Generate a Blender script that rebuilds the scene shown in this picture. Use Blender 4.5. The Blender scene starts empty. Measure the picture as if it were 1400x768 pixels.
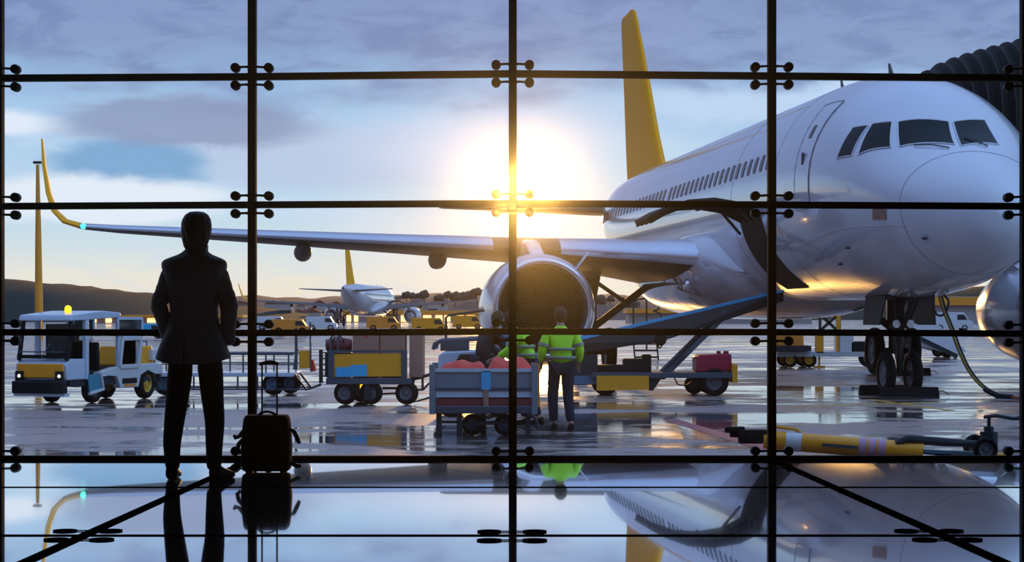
import bpy, bmesh, math, random
from mathutils import Vector, Matrix
R = math.radians; PI = math.pi
random.seed(7)
scn = bpy.context.scene
COL = scn.collection

# ------------------------------------------------------------------ camera
F = 2650.0; HZ = 432.0; CZ = 1.10           # focal length in photo pixels, horizon row, camera height
GZ = -0.34                                  # apron level (the hall floor is z = 0)
cam = bpy.data.objects.new('camera', bpy.data.cameras.new('camera')); COL.objects.link(cam)
cam.location = (0, 0, CZ); cam.rotation_euler = (R(90), 0, 0)
cam.data.sensor_width = 36; cam.data.lens = F/1400*36
cam.data.shift_y = (HZ-384)/1400
cam.data.clip_start = .1; cam.data.clip_end = 5000
scn.camera = cam
scn.view_settings.view_transform = 'Standard'; scn.view_settings.look = 'None'
scn.view_settings.exposure = 0.0; scn.view_settings.gamma = 1.0
try: scn.view_settings.use_curve_mapping = False
except Exception: pass
def P(px, py, Y): return Vector(((px-700)/F*Y, Y, CZ+(HZ-py)/F*Y))
def G(px, py, z=GZ):
    Y = (CZ-z)*F/(py-HZ); return Vector(((px-700)/F*Y, Y, z))

# ------------------------------------------------------------------ sun and sky
SUN_DIR = Vector((0.004, 1, (HZ-268)/F)).normalized()
SUN_R = 3000.0                                # the sun stands as a real glowing disc far behind the hills
sl = bpy.data.lights.new('sun', 'POINT'); so = bpy.data.objects.new('sun', sl); COL.objects.link(so)
sl.color = (1, .52, .13); sl.shadow_soft_size = SUN_R*.012; SUN_E = 1.7
sl.energy = SUN_E*4*PI*SUN_R**2; so.location = Vector((0, 0, CZ))+SUN_DIR*SUN_R

world = bpy.data.worlds.new('sky'); scn.world = world; world.use_nodes = True
wt = world.node_tree; wt.nodes.clear()
class N:
    """tiny node helper"""
    def __init__(s, tree): s.t = tree
    def n(s, kind, **kw):
        x = s.t.nodes.new(kind)
        for k, v in kw.items(): setattr(x, k, v)
        return x
    def link(s, a, b): s.t.links.new(a, b)
    def put(s, sock, v):
        if hasattr(v, 'links') or isinstance(v, bpy.types.NodeSocket): s.link(v, sock)
        else: sock.default_value = v
    def m(s, op, a, b=0.0, c=0.0, clamp=False):
        x = s.n('ShaderNodeMath', operation=op, use_clamp=clamp)
        for i, v in enumerate((a, b, c)): s.put(x.inputs[i], v)
        return x.outputs[0]
    def vm(s, op, a, b=(0, 0, 0)):
        x = s.n('ShaderNodeVectorMath', operation=op); s.put(x.inputs[0], a); s.put(x.inputs[1], b)
        return x
    def mix(s, f, a, b, mode='MIX'):
        x = s.n('ShaderNodeMix', data_type='RGBA', blend_type=mode)
        s.put(x.inputs[0], f)
        for i, v in ((6, a), (7, b)):
            if isinstance(v, tuple) and len(v) == 3: v = v+(1,)
            s.put(x.inputs[i], v)
        return x.outputs[2]
    def sstep(s, v, a, b):
        x = s.n('ShaderNodeMapRange', interpolation_type='SMOOTHSTEP'); s.put(x.inputs[0], v)
        x.inputs[1].default_value = a; x.inputs[2].default_value = b
        return x.outputs[0]
    def ramp(s, v, stops):
        x = s.n('ShaderNodeValToRGB'); s.put(x.inputs[0], v)
        e = x.color_ramp.elements
        while len(e) < len(stops): e.new(.5)
        for i, (p, c) in enumerate(stops): e[i].position = p; e[i].color = tuple(c)+(1,)
        return x.outputs[0]
    def noise(s, vec, scale, detail=3, rough=.5, dist=0):
        x = s.n('ShaderNodeTexNoise'); s.put(x.inputs['Vector'], vec); x.inputs['Scale'].default_value = scale
        x.inputs['Detail'].default_value = detail; x.inputs['Roughness'].default_value = rough; x.inputs['Distortion'].default_value = dist
        return x.outputs[0]
def srgb(*c):
    return tuple((x/255/12.92 if x/255 <= .04045 else ((x/255+.055)/1.055)**2.4) for x in c)
w = N(wt)
tc = w.n('ShaderNodeTexCoord'); sep = w.n('ShaderNodeSeparateXYZ'); w.link(tc.outputs['Generated'], sep.inputs[0])
az = w.m('ARCTAN2', sep.outputs[0], sep.outputs[1]); el = w.m('ARCSINE', sep.outputs[2])
# units: hundreds of "photo pixels" of arc so numbers below read easily (az 0 = window centre)
U = w.m('MULTIPLY', az, 26.5); V = w.m('MULTIPLY', el, 26.5)
comb = w.n('ShaderNodeCombineXYZ'); w.link(w.m('MULTIPLY', U, .33), comb.inputs[0]); w.link(V, comb.inputs[1])
warp = w.noise(comb.outputs[0], 1.3, 5, .55); warp2 = w.noise(comb.outputs[0], 2.6, 5, .6, .6)
base = w.ramp(w.m('DIVIDE', V, 16.0), [
    (0.0, srgb(246, 226, 200)), (.035, srgb(232, 228, 214)), (.06, srgb(206, 222, 228)), (.095, srgb(188, 214, 232)),
    (.16, srgb(172, 204, 234)), (.21, srgb(150, 186, 222)), (.25, srgb(128, 156, 202)), (.34, srgb(96, 130, 190)),
    (.6, srgb(86, 124, 190)), (1, srgb(84, 124, 198))])
col = base
def blob(cx, cy, rx, ry, wx=1.0, wy=.5, soft=.55):
    """soft elliptical cloud bank with a noise-warped edge, in sky angles"""
    du = w.m('DIVIDE', w.m('SUBTRACT', w.m('ADD', U, w.m('MULTIPLY', w.m('SUBTRACT', warp, .5), wx)), cx), rx)
    dv = w.m('DIVIDE', w.m('SUBTRACT', w.m('ADD', V, w.m('MULTIPLY', w.m('SUBTRACT', warp2, .5), wy)), cy), ry)
    d = w.m('SQRT', w.m('ADD', w.m('MULTIPLY', du, du), w.m('MULTIPLY', dv, dv)))
    x = w.n('ShaderNodeMapRange', interpolation_type='SMOOTHSTEP'); w.put(x.inputs[0], d)
    x.inputs[1].default_value = 1.0; x.inputs[2].default_value = soft; return x.outputs[0]
def paint(f, c, k=1.0):
    global col
    col = w.mix(w.m('MULTIPLY', f, k), col, c)
# soft streaky mottling everywhere
paint(w.sstep(warp2, .45, .75), srgb(206, 220, 238), .45)
# grey-violet cloud deck across the upper sky
deck = w.sstep(w.m('ADD', V, w.m('MULTIPLY', w.m('SUBTRACT', warp, .5), 2.6)), 2.65, 3.7)
paint(deck, srgb(138, 156, 196), .8)
paint(w.m('MULTIPLY', deck, w.sstep(warp2, .42, .62)), srgb(114, 134, 178), .7)
paint(blob(-2.6, 2.15, 2.6, .55), srgb(186, 200, 226), .8)
paint(blob(-5.2, 1.98, 1.3, .52, 1.0, .4), srgb(126, 168, 208), .95)        # open blue gap
paint(blob(-4.4, 2.6, 2.2, .42), srgb(140, 150, 184), .8)
paint(blob(-6.9, 2.55, 1.1, .22, 1.2, .3, .3), srgb(228, 236, 248), .9)
paint(blob(-5.7, 1.55, 2.6, .42, .8, .45, .5), srgb(226, 235, 245), 1.0)       # bright white bank at left
paint(blob(-3.0, 1.45, 1.6, .22, 1.2, .4, .3), srgb(200, 218, 238), .8)
paint(blob(-.2, 2.3, 2.6, .7, 1.2, .6, .2), srgb(206, 218, 240), .9)
paint(blob(3.6, 2.85, 3.4, .35, 1.4, .5, .3), srgb(190, 214, 240), .9)
paint(blob(1.8, 2.1, 1.7, .5, 1.4, .5, .3), srgb(190, 216, 236), .7)
paint(blob(5.6, 3.0, 2.2, .3, 1.2, .3, .3), srgb(196, 222, 248), .9)
paint(blob(0.2, 1.1, 3.6, 1.2, 1.0, .3, .0), srgb(252, 238, 232), .75)         # warm veil round the sun
# sun aureole
sd = w.vm('DOT_PRODUCT', tc.outputs['Generated'], tuple(SUN_DIR)).outputs['Value']
th = w.m('MULTIPLY', w.m('ARCCOSINE', w.m('MINIMUM', sd, 1.0)), 26.5)            # in 100 px of arc
def expo(a, k): return w.m('MULTIPLY', w.m('EXPONENT', w.m('MULTIPLY', th, -1.0/a)), k)
g1 = w.n('ShaderNodeCombineColor'); 
w.put(g1.inputs[0], w.m('ADD', expo(.60, .55), expo(.2, 4)))
w.put(g1.inputs[1], w.m('ADD', expo(.50, .36), expo(.2, 3.0)))
w.put(g1.inputs[2], w.m('ADD', expo(.4, .12), expo(.2, 1.2)))
col = w.mix(1.0, col, g1.outputs[0], 'ADD')
# away from the sunset: dusky low sky, blue overhead, a clearer blue opening to the right
rear = w.ramp(w.m('DIVIDE', el, 1.3), [(0, (.105, .085, .10)), (.2, (.15, .17, .28)), (.45, (.30, .44, .82)), (1, (.36, .58, 1.05))])
pd = w.vm('DOT_PRODUCT', tc.outputs['Generated'], tuple(Vector((.85, -.35, .45)).normalized())).outputs['Value']
rear = w.mix(w.sstep(pd, .55, .95), rear, (.50, .84, 1.35))
rf = w.m('MAXIMUM', w.sstep(sep.outputs[1], .75, .1), w.sstep(el, .3, .75))
col = w.mix(rf, col, rear)
# dark below the horizon
col = w.mix(w.sstep(el, -.004, -.0005), srgb(70, 66, 66), col)
bg = w.n('ShaderNodeBackground'); w.put(bg.inputs[0], col); bg.inputs[1].default_value = 1.06
wo = w.n('ShaderNodeOutputWorld'); w.link(bg.outputs[0], wo.inputs[0])

# ------------------------------------------------------------------ materials
MATS = {}
def mat(name, color, rough=.5, metal=0.0, **k):
    if name in MATS: return MATS[name]
    m = bpy.data.materials.new(name); m.use_nodes = True; t = N(m.node_tree)
    b = m.node_tree.nodes['Principled BSDF']
    c = tuple(color)
    b.inputs['Base Color'].default_value = c+(1,); b.inputs['Roughness'].default_value = rough; b.inputs['Metallic'].default_value = metal
    if 'coat' in k: b.inputs['Coat Weight'].default_value = k['coat']; b.inputs['Coat Roughness'].default_value = k.get('coatr', .05)
    if 'ior' in k: b.inputs['IOR'].default_value = k['ior']
    if 'spec' not in k and max(c) < .06: k['spec'] = .18
    if 'spec' in k: b.inputs['Specular IOR Level'].default_value = k['spec']
    if 'emit' in k: b.inputs['Emission Color'].default_value = tuple(k['emit'])+(1,); b.inputs['Emission Strength'].default_value = k.get('es', 1)
    co = t.n('ShaderNodeTexCoord').outputs['Object']
    if k.get('vary', .12):
        nz = t.noise(co, k.get('vscale', 3.0), 4, .6)
        v = k.get('vary', .12)
        t.link(t.mix(nz, tuple(x*(1-v) for x in c), tuple(min(1, x*(1+v)) for x in c)), b.inputs['Base Color'])
    if k.get('bump'):
        bp = t.n('ShaderNodeBump'); bp.inputs['Strength'].default_value = k['bump']; bp.inputs['Distance'].default_value = k.get('bdist', .01)
        t.link(t.noise(co, k.get('bscale', 40), 3, .6), bp.inputs['Height']); t.link(bp.outputs[0], b.inputs['Normal'])
    MATS[name] = m; return m
mat('black_frame', (.003, .003, .003), .6, vary=0, spec=.08)
mat('fitting_black', (.003, .003, .003), .4, vary=0, spec=.15)
mat('plane_white', (.66, .67, .74), .20, coat=.8, vary=.05, vscale=.6)
mat('fairing_white', (.60, .58, .62), .12, .25, coat=1, vary=.06, vscale=.8)
mat('panel_line', (.05, .05, .07), .6, vary=0)
mat('seam_grey', (.30, .29, .34), .5, vary=0)
mat('grid_shadow_black', (.002, .002, .002), 1, vary=0, spec=0, ior=1.0)  # matte black of the window grid's shadow shapes on the floor
mat('silver_line', (.8, .7, .66), .25, .8, vary=0)
mat('cockpit_glass', (.003, .012, .016), .05, 0, ior=1.22, spec=.5, vary=0)
mat('cabin_glass', (.012, .014, .02), .1, vary=0)
mat('yellow_tail', (1, .40, .0), .6, spec=.12, vary=.06, vscale=.7)
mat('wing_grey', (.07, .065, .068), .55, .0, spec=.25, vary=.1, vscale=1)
mat('slat_metal', (.62, .64, .7), .22, .9, vary=.05)
mat('nacelle', (.62, .61, .66), .22, .1, coat=.6, vary=.05)
mat('lip_metal', (.75, .74, .78), .2, .9, vary=.03)
mat('dark_inlet', (.012, .010, .009), .5, vary=.1)
mat('fan_metal', (.02, .018, .018), .5, .0, vary=.1)
mat('gear_metal', (.05, .046, .045), .5, .2, vary=.2, vscale=9)
mat('gear_white', (.5, .5, .52), .4, vary=.1)
mat('tyre', (.007, .007, .008), .75, spec=.15, vary=.3, vscale=6)
mat('hub_grey', (.13, .14, .16), .5, .2)
mat('hub_blue', (.10, .20, .30), .4, .2)
mat('hub_yellow', (.6, .34, .03), .5)
mat('hold_dark', (.02, .018, .018), .7)
mat('cream_white', (.62, .62, .64), .35, coat=.3, vscale=2)
mat('blue_white', (.50, .58, .70), .35, coat=.3)
mat('tug_yellow', (.85, .34, .010), .4, vary=.15, vscale=4)
mat('tug_black', (.012, .012, .014), .5)
mat('tug_blue', (.05, .25, .36), .4)
mat('steel_blue', (.075, .10, .135), .45, .4, vary=.2)
mat('steel_dark', (.04, .045, .055), .5, .3, vary=.2)
mat('cart_grey', (.20, .25, .31), .45, .2, vary=.15)
mat('cart_maroon', (.18, .03, .035), .5)
mat('panel_yellow', (.80, .34, .01), .5, vary=.2, vscale=5)
mat('cardboard', (.36, .19, .14), .8, vary=.12, vscale=5)
mat('red_cloth', (.70, .05, .03), .6, vary=.2, bump=.4, bscale=8, bdist=.04)
mat('red_box', (.36, .012, .05), .45)
mat('red_paint', (.5, .03, .02), .5)
mat('cyan_paint', (.05, .42, .75), .45)
mat('belt_rubber', (.02, .022, .026), .6)
mat('hivis', (.42, .90, .02), .55, vary=.12, vscale=5, bump=.3, bscale=9, bdist=.02)
mat('reflective', (.22, .26, .20), .4, .3)
mat('navy_cloth', (.012, .017, .035), .75, bump=.4, bscale=12, bdist=.02)
mat('skin', (.42, .22, .15), .5, vary=.06)
mat('hair_dark', (.02, .012, .009), .5, vary=.3, vscale=30)
mat('window_glass_dark', (.02, .03, .035), .06, coat=1, vary=0)
mat('white_paint', (.7, .7, .72), .4)
mat('orange_paint', (.8, .28, .03), .5)
mat('green_paint', (.05, .2, .08), .5)
mat('lamp_amber', (.9, .5, .02), .3, emit=(1, .55, .03), es=1.4)
mat('headlight', (.9, .9, .9), .2, emit=(1, .97, .9), es=2.5)
mat('beacon', (.9, .5, .02), .3, emit=(1, .6, .0), es=1.6)
mat('nav_green', (.05, .9, .4), .2, emit=(.05, 1, .45), es=3)
mat('lit_window', (.9, .6, .2), .4, emit=(1, .66, .20), es=2.6)
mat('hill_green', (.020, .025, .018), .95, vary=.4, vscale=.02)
mat('hill_brown', (.10, .06, .05), .95, vary=.5, vscale=.03)
mat('tree_brown', (.09, .052, .04), .9, vary=.4, vscale=.3)
mat('house_wall', (.42, .26, .20), .85, vary=.2)
mat('house_pale', (.55, .42, .36), .85, vary=.2)
mat('roof_red', (.32, .10, .06), .85)
mat('terminal_wall', (.42, .36, .34), .7)
mat('fascia_orange', (.95, .33, .02), .5, vary=.2, vscale=.1)
mat('suit', (.13, .125, .128), .62, vary=.25, vscale=6, bump=.5, bscale=7, bdist=.03, spec=.6)
mat('trouser_cloth', (.018, .017, .018), .7, vary=.3, vscale=7, bump=.5, bscale=7, bdist=.03)
mat('shirt_white', (.7, .68, .7), .7)
mat('shoe_leather', (.006, .006, .006), .6, spec=.15)
mat('case_fabric', (.005, .005, .006), .8, bump=.3, bscale=120)
mat('case_plastic', (.006, .006, .007), .4)
mat('towbar_yellow', (.88, .36, .008), .4, vary=.15, vscale=5)
mat('band_pink', (.55, .30, .45), .5)
mat('bellows', (.007, .0065, .007), .7, spec=.15, vary=.4, vscale=2, bump=.3)
mat('bellows_edge', (.03, .024, .024), .6, vary=.3)
mat('hose_yellow', (.32, .2, .03), .5)
mat('hose_red', (.5, .09, .02), .5)
mat('line_yellow', (.55, .38, .05), .5)
mat('line_red', (.30, .06, .06), .5)
mat('wall_dark', (.01, .01, .011), .8, vary=.1)

# suit hair with strands
def strand_mat():
    m = bpy.data.materials.new('man_hair'); m.use_nodes = True; t = N(m.node_tree); b = m.node_tree.nodes['Principled BSDF']
    co = t.n('ShaderNodeTexCoord').outputs['Object']; mp = t.n('ShaderNodeMapping'); t.link(co, mp.inputs[0]); mp.inputs['Scale'].default_value = (1, 1, .14)
    nz = t.noise(mp.outputs[0], 110, 4, .6, .8)
    t.link(t.ramp(nz, [(.3, (.010, .006, .004)), (.5, (.045, .024, .015)), (.68, (.16, .085, .05))]), b.inputs['Base Color'])
    b.inputs['Roughness'].default_value = .42
    bp = t.n('ShaderNodeBump'); bp.inputs['Strength'].default_value = .8; bp.inputs['Distance'].default_value = .008
    t.link(nz, bp.inputs['Height']); t.link(bp.outputs[0], b.inputs['Normal']); MATS['man_hair'] = m
strand_mat()

def glass_mat():
    m = bpy.data.materials.new('clear_pane'); m.use_nodes = True; t = N(m.node_tree); m.node_tree.nodes.clear()
    tr = t.n('ShaderNodeBsdfTransparent'); tr.inputs[0].default_value = (.985, .992, 1, 1)
    gl = t.n('ShaderNodeBsdfGlossy'); gl.inputs['Roughness'].default_value = .02
    mx = t.n('ShaderNodeMixShader'); fr = t.n('ShaderNodeFresnel'); fr.inputs[0].default_value = 1.25
    t.link(fr.outputs[0], mx.inputs[0]); t.link(tr.outputs[0], mx.inputs[1]); t.link(gl.outputs[0], mx.inputs[2])
    o = t.n('ShaderNodeOutputMaterial'); t.link(mx.outputs[0], o.inputs[0]); MATS['clear_pane'] = m
glass_mat()

def floor_mat():
    m = bpy.data.materials.new('polished_floor'); m.use_nodes = True; t = N(m.node_tree); b = m.node_tree.nodes['Principled BSDF']
    b.inputs['Base Color'].default_value = (.78, .78, .80, 1); b.inputs['Metallic'].default_value = .9
    b.inputs['Coat Weight'].default_value = 1; b.inputs['Coat Roughness'].default_value = .012; b.inputs['Coat IOR'].default_value = 1.7
    b.inputs['Roughness'].default_value = .05
    MATS['polished_floor'] = m
floor_mat()

def apron_mat():
    m = bpy.data.materials.new('wet_apron'); m.use_nodes = True; t = N(m.node_tree); b = m.node_tree.nodes['Principled BSDF']
    co = t.n('ShaderNodeTexCoord').outputs['Object']
    mp = t.n('ShaderNodeMapping'); t.link(co, mp.inputs[0]); mp.inputs['Scale'].default_value = (.55, 1, 1)
    big = t.noise(mp.outputs[0], .30, 5, .6, .6); fine = t.noise(mp.outputs[0], 1.7, 5, .65, .3); micro = t.noise(co, 30, 3, .6)
    pud = t.sstep(t.m('ADD', t.m('MULTIPLY', big, .65), t.m('MULTIPLY', fine, .35)), .46, .56)
    dry = t.mix(fine, (.25, .178, .158), (.47, .345, .30))
    t.link(t.mix(pud, dry, (.10, .082, .080)), b.inputs['Base Color'])
    rr = t.n('ShaderNodeMapRange'); t.put(rr.inputs[0], pud); rr.inputs[3].default_value = .36; rr.inputs[4].default_value = .03
    t.link(rr.outputs[0], b.inputs['Roughness']); b.inputs['IOR'].default_value = 1.5
    bp = t.n('ShaderNodeBump'); bp.inputs['Distance'].default_value = .004
    t.link(t.m('SUBTRACT', .5, t.m('MULTIPLY', pud, .44)), bp.inputs['Strength'])
    t.link(t.m('ADD', micro, t.m('MULTIPLY', fine, 1.5)), bp.inputs['Height']); t.link(bp.outputs[0], b.inputs['Normal'])
    MATS['wet_apron'] = m
apron_mat()

def haze_mat():
    m = bpy.data.materials.new('glow_haze'); m.use_nodes = True; t = N(m.node_tree); m.node_tree.nodes.clear()
    v = t.n('ShaderNodeVolumeScatter'); v.inputs['Color'].default_value = (1, 1, 1, 1); v.inputs['Density'].default_value = HAZE_D; v.inputs['Anisotropy'].default_value = HAZE_G
    o = t.n('ShaderNodeOutputMaterial'); t.link(v.outputs[0], o.inputs['Volume']); m.cycles.volume_sampling = 'EQUIANGULAR'; m.cycles.homogeneous_volume = True; MATS['glow_haze'] = m
HAZE_D, HAZE_G = .00058, .989
haze_mat()

# ------------------------------------------------------------------ mesh helpers
class MB:
    def __init__(s): s.v = []; s.f = []; s.mi = []; s.cur = 0
    def add(s, vs, fs):
        o = len(s.v); s.v += [Vector(p) for p in vs]; s.f += [tuple(i+o for i in f) for f in fs]; s.mi += [s.cur]*len(fs); return s
    def box(s, c, d, rz=0, M=None, taper=1.0):
        x, y, z = d[0]/2, d[1]/2, d[2]/2
        vs = [(-x, -y, -z), (x, -y, -z), (x, y, -z), (-x, y, -z)]+[(a*taper, b*taper, z) for a, b in ((-x, -y), (x, -y), (x, y), (-x, y))]
        Rm = M or Matrix.Rotation(rz, 3, 'Z')
        return s.add([Vector(c)+Rm @ Vector(v) for v in vs], [(0, 3, 2, 1), (4, 5, 6, 7), (0, 1, 5, 4), (1, 2, 6, 5), (2, 3, 7, 6), (3, 0, 4, 7)])
    def bar(s, a, b, wd, ht=None):
        a = Vector(a); b = Vector(b); d = b-a
        M = d.to_track_quat('Z', 'Y').to_matrix()
        return s.box((a+b)/2, (wd, ht or wd, d.length), M=M)
    def tube(s, path, r, n=8, caps=True, closed=False):
        path = [Vector(p) for p in path]; k = len(path); rs = r if isinstance(r, (list, tuple)) else [r]*k
        rings = []; up = None
        for i, p in enumerate(path):
            if closed: d = path[(i+1) % k]-path[i-1]
            else: d = path[min(i+1, k-1)]-path[max(i-1, 0)]
            if d.length < 1e-9: d = Vector((0, 0, 1))
            d.normalize()
            if up is None:
                up = Vector((0, 0, 1)) if abs(d.z) < .9 else Vector((0, 1, 0))
            sd = d.cross(up); 
            if sd.length < 1e-5: sd = d.cross(Vector((1, 0, 0)))
            sd.normalize(); u2 = sd.cross(d).normalized(); up = u2
            rings.append([p+(sd*math.cos(2*PI*j/n)+u2*math.sin(2*PI*j/n))*rs[i] for j in range(n)])
        vs = [v for rg in rings for v in rg]; fs = []
        for i in range(k if closed else k-1):
            a = i*n; b = ((i+1) % k)*n
            for j in range(n): fs.append((a+j, a+(j+1) % n, b+(j+1) % n, b+j))
        if caps and not closed: fs.append(tuple(range(n))[::-1]); fs.append(tuple(range((k-1)*n, k*n)))
        return s.add(vs, fs)
    def cyl(s, a, b, r, r2=None, n=16): return s.tube([a, b], [r, r if r2 is None else r2], n)
    def lathe(s, prof, o, axis, n=32, close=False, caps=True):
        """prof: (distance along axis, radius)"""
        o = Vector(o); ax = Vector(axis).normalized(); t = Vector((0, 0, 1)) if abs(ax.z) < .9 else Vector((1, 0, 0))
        u = ax.cross(t).normalized(); v = ax.cross(u)
        vs = []; fs = []
        for (d, r) in prof:
            for j in range(n):
                a = 2*PI*j/n; vs.append(o+ax*d+(u*math.cos(a)+v*math.sin(a))*r)
        k = len(prof)
        for i in range(k if close else k-1):
            p = i*n; q = ((i+1) % k)*n
            for j in range(n): fs.append((p+j, p+(j+1) % n, q+(j+1) % n, q+j))
        if not close and caps:
            if prof[0][1] > 1e-4: fs.append(tuple(range(n))[::-1])
            if prof[-1][1] > 1e-4: fs.append(tuple(range((k-1)*n, k*n)))
        return s.add(vs, fs)
    def ball(s, c, r, n=16, m=10, sc=(1, 1, 1)):
        c = Vector(c); vs = []; fs = []
        for i in range(m+1):
            t = PI*i/m
            for j in range(n):
                a = 2*PI*j/n; vs.append(c+Vector((math.sin(t)*math.cos(a)*r*sc[0], math.sin(t)*math.sin(a)*r*sc[1], math.cos(t)*r*sc[2])))
        for i in range(m):
            for j in range(n): fs.append((i*n+j, (i+1)*n+j, (i+1)*n+(j+1) % n, i*n+(j+1) % n))
        return s.add(vs, fs)
    def grid(s, rows, closed=False, caps=False):
        n = len(rows[0]); vs = [p for r in rows for p in r]; fs = []
        for i in range(len(rows)-1):
            for j in range(n if closed else n-1):
                fs.append((i*n+j, i*n+(j+1) % n, (i+1)*n+(j+1) % n, (i+1)*n+j))
        if caps: fs.append(tuple(range(n))[::-1]); fs.append(tuple(range((len(rows)-1)*n, len(rows)*n)))
        return s.add(vs, fs)
    def prism(s, poly, off):
        """extrude 3D polygon by vector off"""
        n = len(poly); off = Vector(off); vs = [Vector(p) for p in poly]+[Vector(p)+off for p in poly]
        fs = [tuple(range(n))[::-1], tuple(range(n, 2*n))]+[(i, (i+1) % n, n+(i+1) % n, n+i) for i in range(n)]
        return s.add(vs, fs)
    def build(s, name, m, parent=None, bevel=0, sharp=35, solid=0, subsurf=0):
        me = bpy.data.meshes.new(name); me.from_pydata([tuple(v) for v in s.v], [], s.f); 
        ms = m if isinstance(m, (list, tuple)) else [m]
        for x in ms: me.materials.append(MATS[x])
        if len(ms) > 1:
            for p, i in zip(me.polygons, s.mi): p.material_index = i
        bm = bmesh.new(); bm.from_mesh(me); bmesh.ops.remove_doubles(bm, verts=bm.verts, dist=1e-5); bmesh.ops.recalc_face_normals(bm, faces=bm.faces)
        bm.to_mesh(me); bm.free()
        me.shade_smooth(); me.set_sharp_from_angle(angle=R(sharp)); me.update()
        o = bpy.data.objects.new(name, me); COL.objects.link(o)
        if parent: o.parent = parent
        if solid: q = o.modifiers.new('s', 'SOLIDIFY'); q.thickness = solid; q.offset = 0
        if bevel: q = o.modifiers.new('b', 'BEVEL'); q.width = bevel; q.segments = 2; q.limit_method = 'ANGLE'
        if subsurf: q = o.modifiers.new('u', 'SUBSURF'); q.levels = subsurf; q.render_levels = subsurf
        return o
def tag(o, label=None, cat=None, group=None, kind=None):
    if label: o['label'] = label
    if cat: o['category'] = cat
    if group: o['group'] = group
    if kind: o['kind'] = kind
    return o
def thing(name, label, cat, loc=(0, 0, 0), rz=0, group=None):
    o = bpy.data.objects.new(name, None); COL.objects.link(o); o.empty_display_size = .2
    o.location = loc; o.rotation_euler = (0, 0, rz); return tag(o, label, cat, group)
def copy_tree(o, parent=None):
    c = o.copy(); COL.objects.link(c); c.parent = parent
    for ch in list(o.children): copy_tree(ch, c)
    return c
def wheel(parent, c, r, wd, axis=(1, 0, 0), hub='hub_grey', name='wheel'):
    """tyre with a hub sub-part; c centre, axis = axle"""
    ax = Vector(axis).normalized(); c = Vector(c); h = wd/2
    t = MB().lathe([(-h*.7, r*.58), (-h, r*.68), (-h, r*.86), (-h*.7, r*.97), (-h*.25, r), (h*.25, r), (h*.7, r*.97), (h, r*.86), (h, r*.68), (h*.7, r*.58)], c, ax, 32, True)
    o = t.build(name, 'tyre', parent, sharp=50)
    g = MB().lathe([(-h*.6, .001), (-h*.6, r*.2), (-h*.35, r*.28), (-h*.45, r*.5), (-h*.75, r*.6), (h*.75, r*.6), (h*.45, r*.5), (h*.35, r*.28), (h*.6, r*.2), (h*.6, .001)], c, ax, 24)
    for k in range(6):
        a = 2*PI*k/6; t = Vector((0, 0, 1)) if abs(ax.z) < .9 else Vector((1, 0, 0)); u = ax.cross(t).normalized(); v = ax.cross(u)
        q = c+(u*math.cos(a)+v*math.sin(a))*r*.38
        g.cyl(q-ax*h*.55, q+ax*h*.55, r*.04, n=6)
    g.build('hub', hub, o)
    return o

# ------------------------------------------------------------------ setting: hall, window wall, apron
WY = 14.9                                          # window plane
def struct(o, label=None): return tag(o, label, kind='structure')
struct(MB().box((0, (WY+.06)/2-4, -.04), (18, WY+8.06, .08)).build('floor', 'polished_floor'))
struct(MB().box((0, 3.5, 4.6), (18, WY+8, .2)).build('ceiling', 'wall_dark'))
struct(MB().box((-9.1, 3.5, 2.2), (.2, WY+8, 4.8)).build('wall_left', 'wall_dark'))
struct(MB().box((9.1, 3.5, 2.2), (.2, WY+8, 4.8)).build('wall_right', 'wall_dark'))
struct(MB().box((0, WY+.15, -.30), (18, .1, .5)).build('wall_base', 'wall_dark'))
ap = MB().box((0, 1500, GZ-.2), (4000, 2990, .4)); struct(ap.build('ground_apron', 'wet_apron'))

colx = [-.0 + (x-700)/F*WY for x in (-1, 345, 701, 1055, 1401)]
def rowz(y): return CZ+(HZ-y)/F*WY
# rows: (z at the columns); the transoms rise very slightly to the middle column as in the photo
rows = [[rowz(y) for y in ys] for ys in ([-75]*5, [107, 105, 101, 104, 107], [282, 280, 278, 280, 282], [454, 455, 453, 454, 456], [627]*5)]
FW = .062
ntrim = 0
def trimname():
    global ntrim; ntrim += 1; return 'trim_%d' % ntrim
vert = []
for i, x in enumerate(colx):
    b = MB(); b.box((x, WY, 2.25), (FW, .09, 4.5))
    o = struct(b.build(trimname(), 'black_frame', bevel=.004)); vert.append(o)
for ri, zs in enumerate(rows):
    if ri == 0: zs = [4.46]*5
    b = MB()
    th = FW*.82 if ri < 4 else .05
    pts = [Vector((x, WY, z)) for x, z in zip(colx, zs)]
    for a, c in zip(pts[:-1], pts[1:]):
        y = .035
        b.add([a+Vector((0, -y, -th/2)), a+Vector((0, y, -th/2)), a+Vector((0, y, th/2)), a+Vector((0, -y, th/2)),
               c+Vector((0, -y, -th/2)), c+Vector((0, y, -th/2)), c+Vector((0, y, th/2)), c+Vector((0, -y, th/2))],
              [(0, 1, 2, 3), (7, 6, 5, 4), (0, 4, 5, 1), (1, 5, 6, 2), (2, 6, 7, 3), (3, 7, 4, 0)])
    struct(b.build(trimname(), 'black_frame'))
nw = 0
for r in range(4):
    for c in range(4):
        nw += 1
        x0, x1 = colx[c], colx[c+1]; za, zb = rows[r+1][c], rows[r+1][c+1]; zt = (rows[r] if r else [4.46]*5)
        g = MB(); poly = [(x0+.02, WY+.06, za), (x1-.02, WY+.06, zb), (x1-.02, WY+.06, zt[c+1]), (x0+.02, WY+.06, zt[c])]
        g.prism(poly, (0, .012, 0)); struct(g.build('window_%d' % nw, 'clear_pane'))
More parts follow.
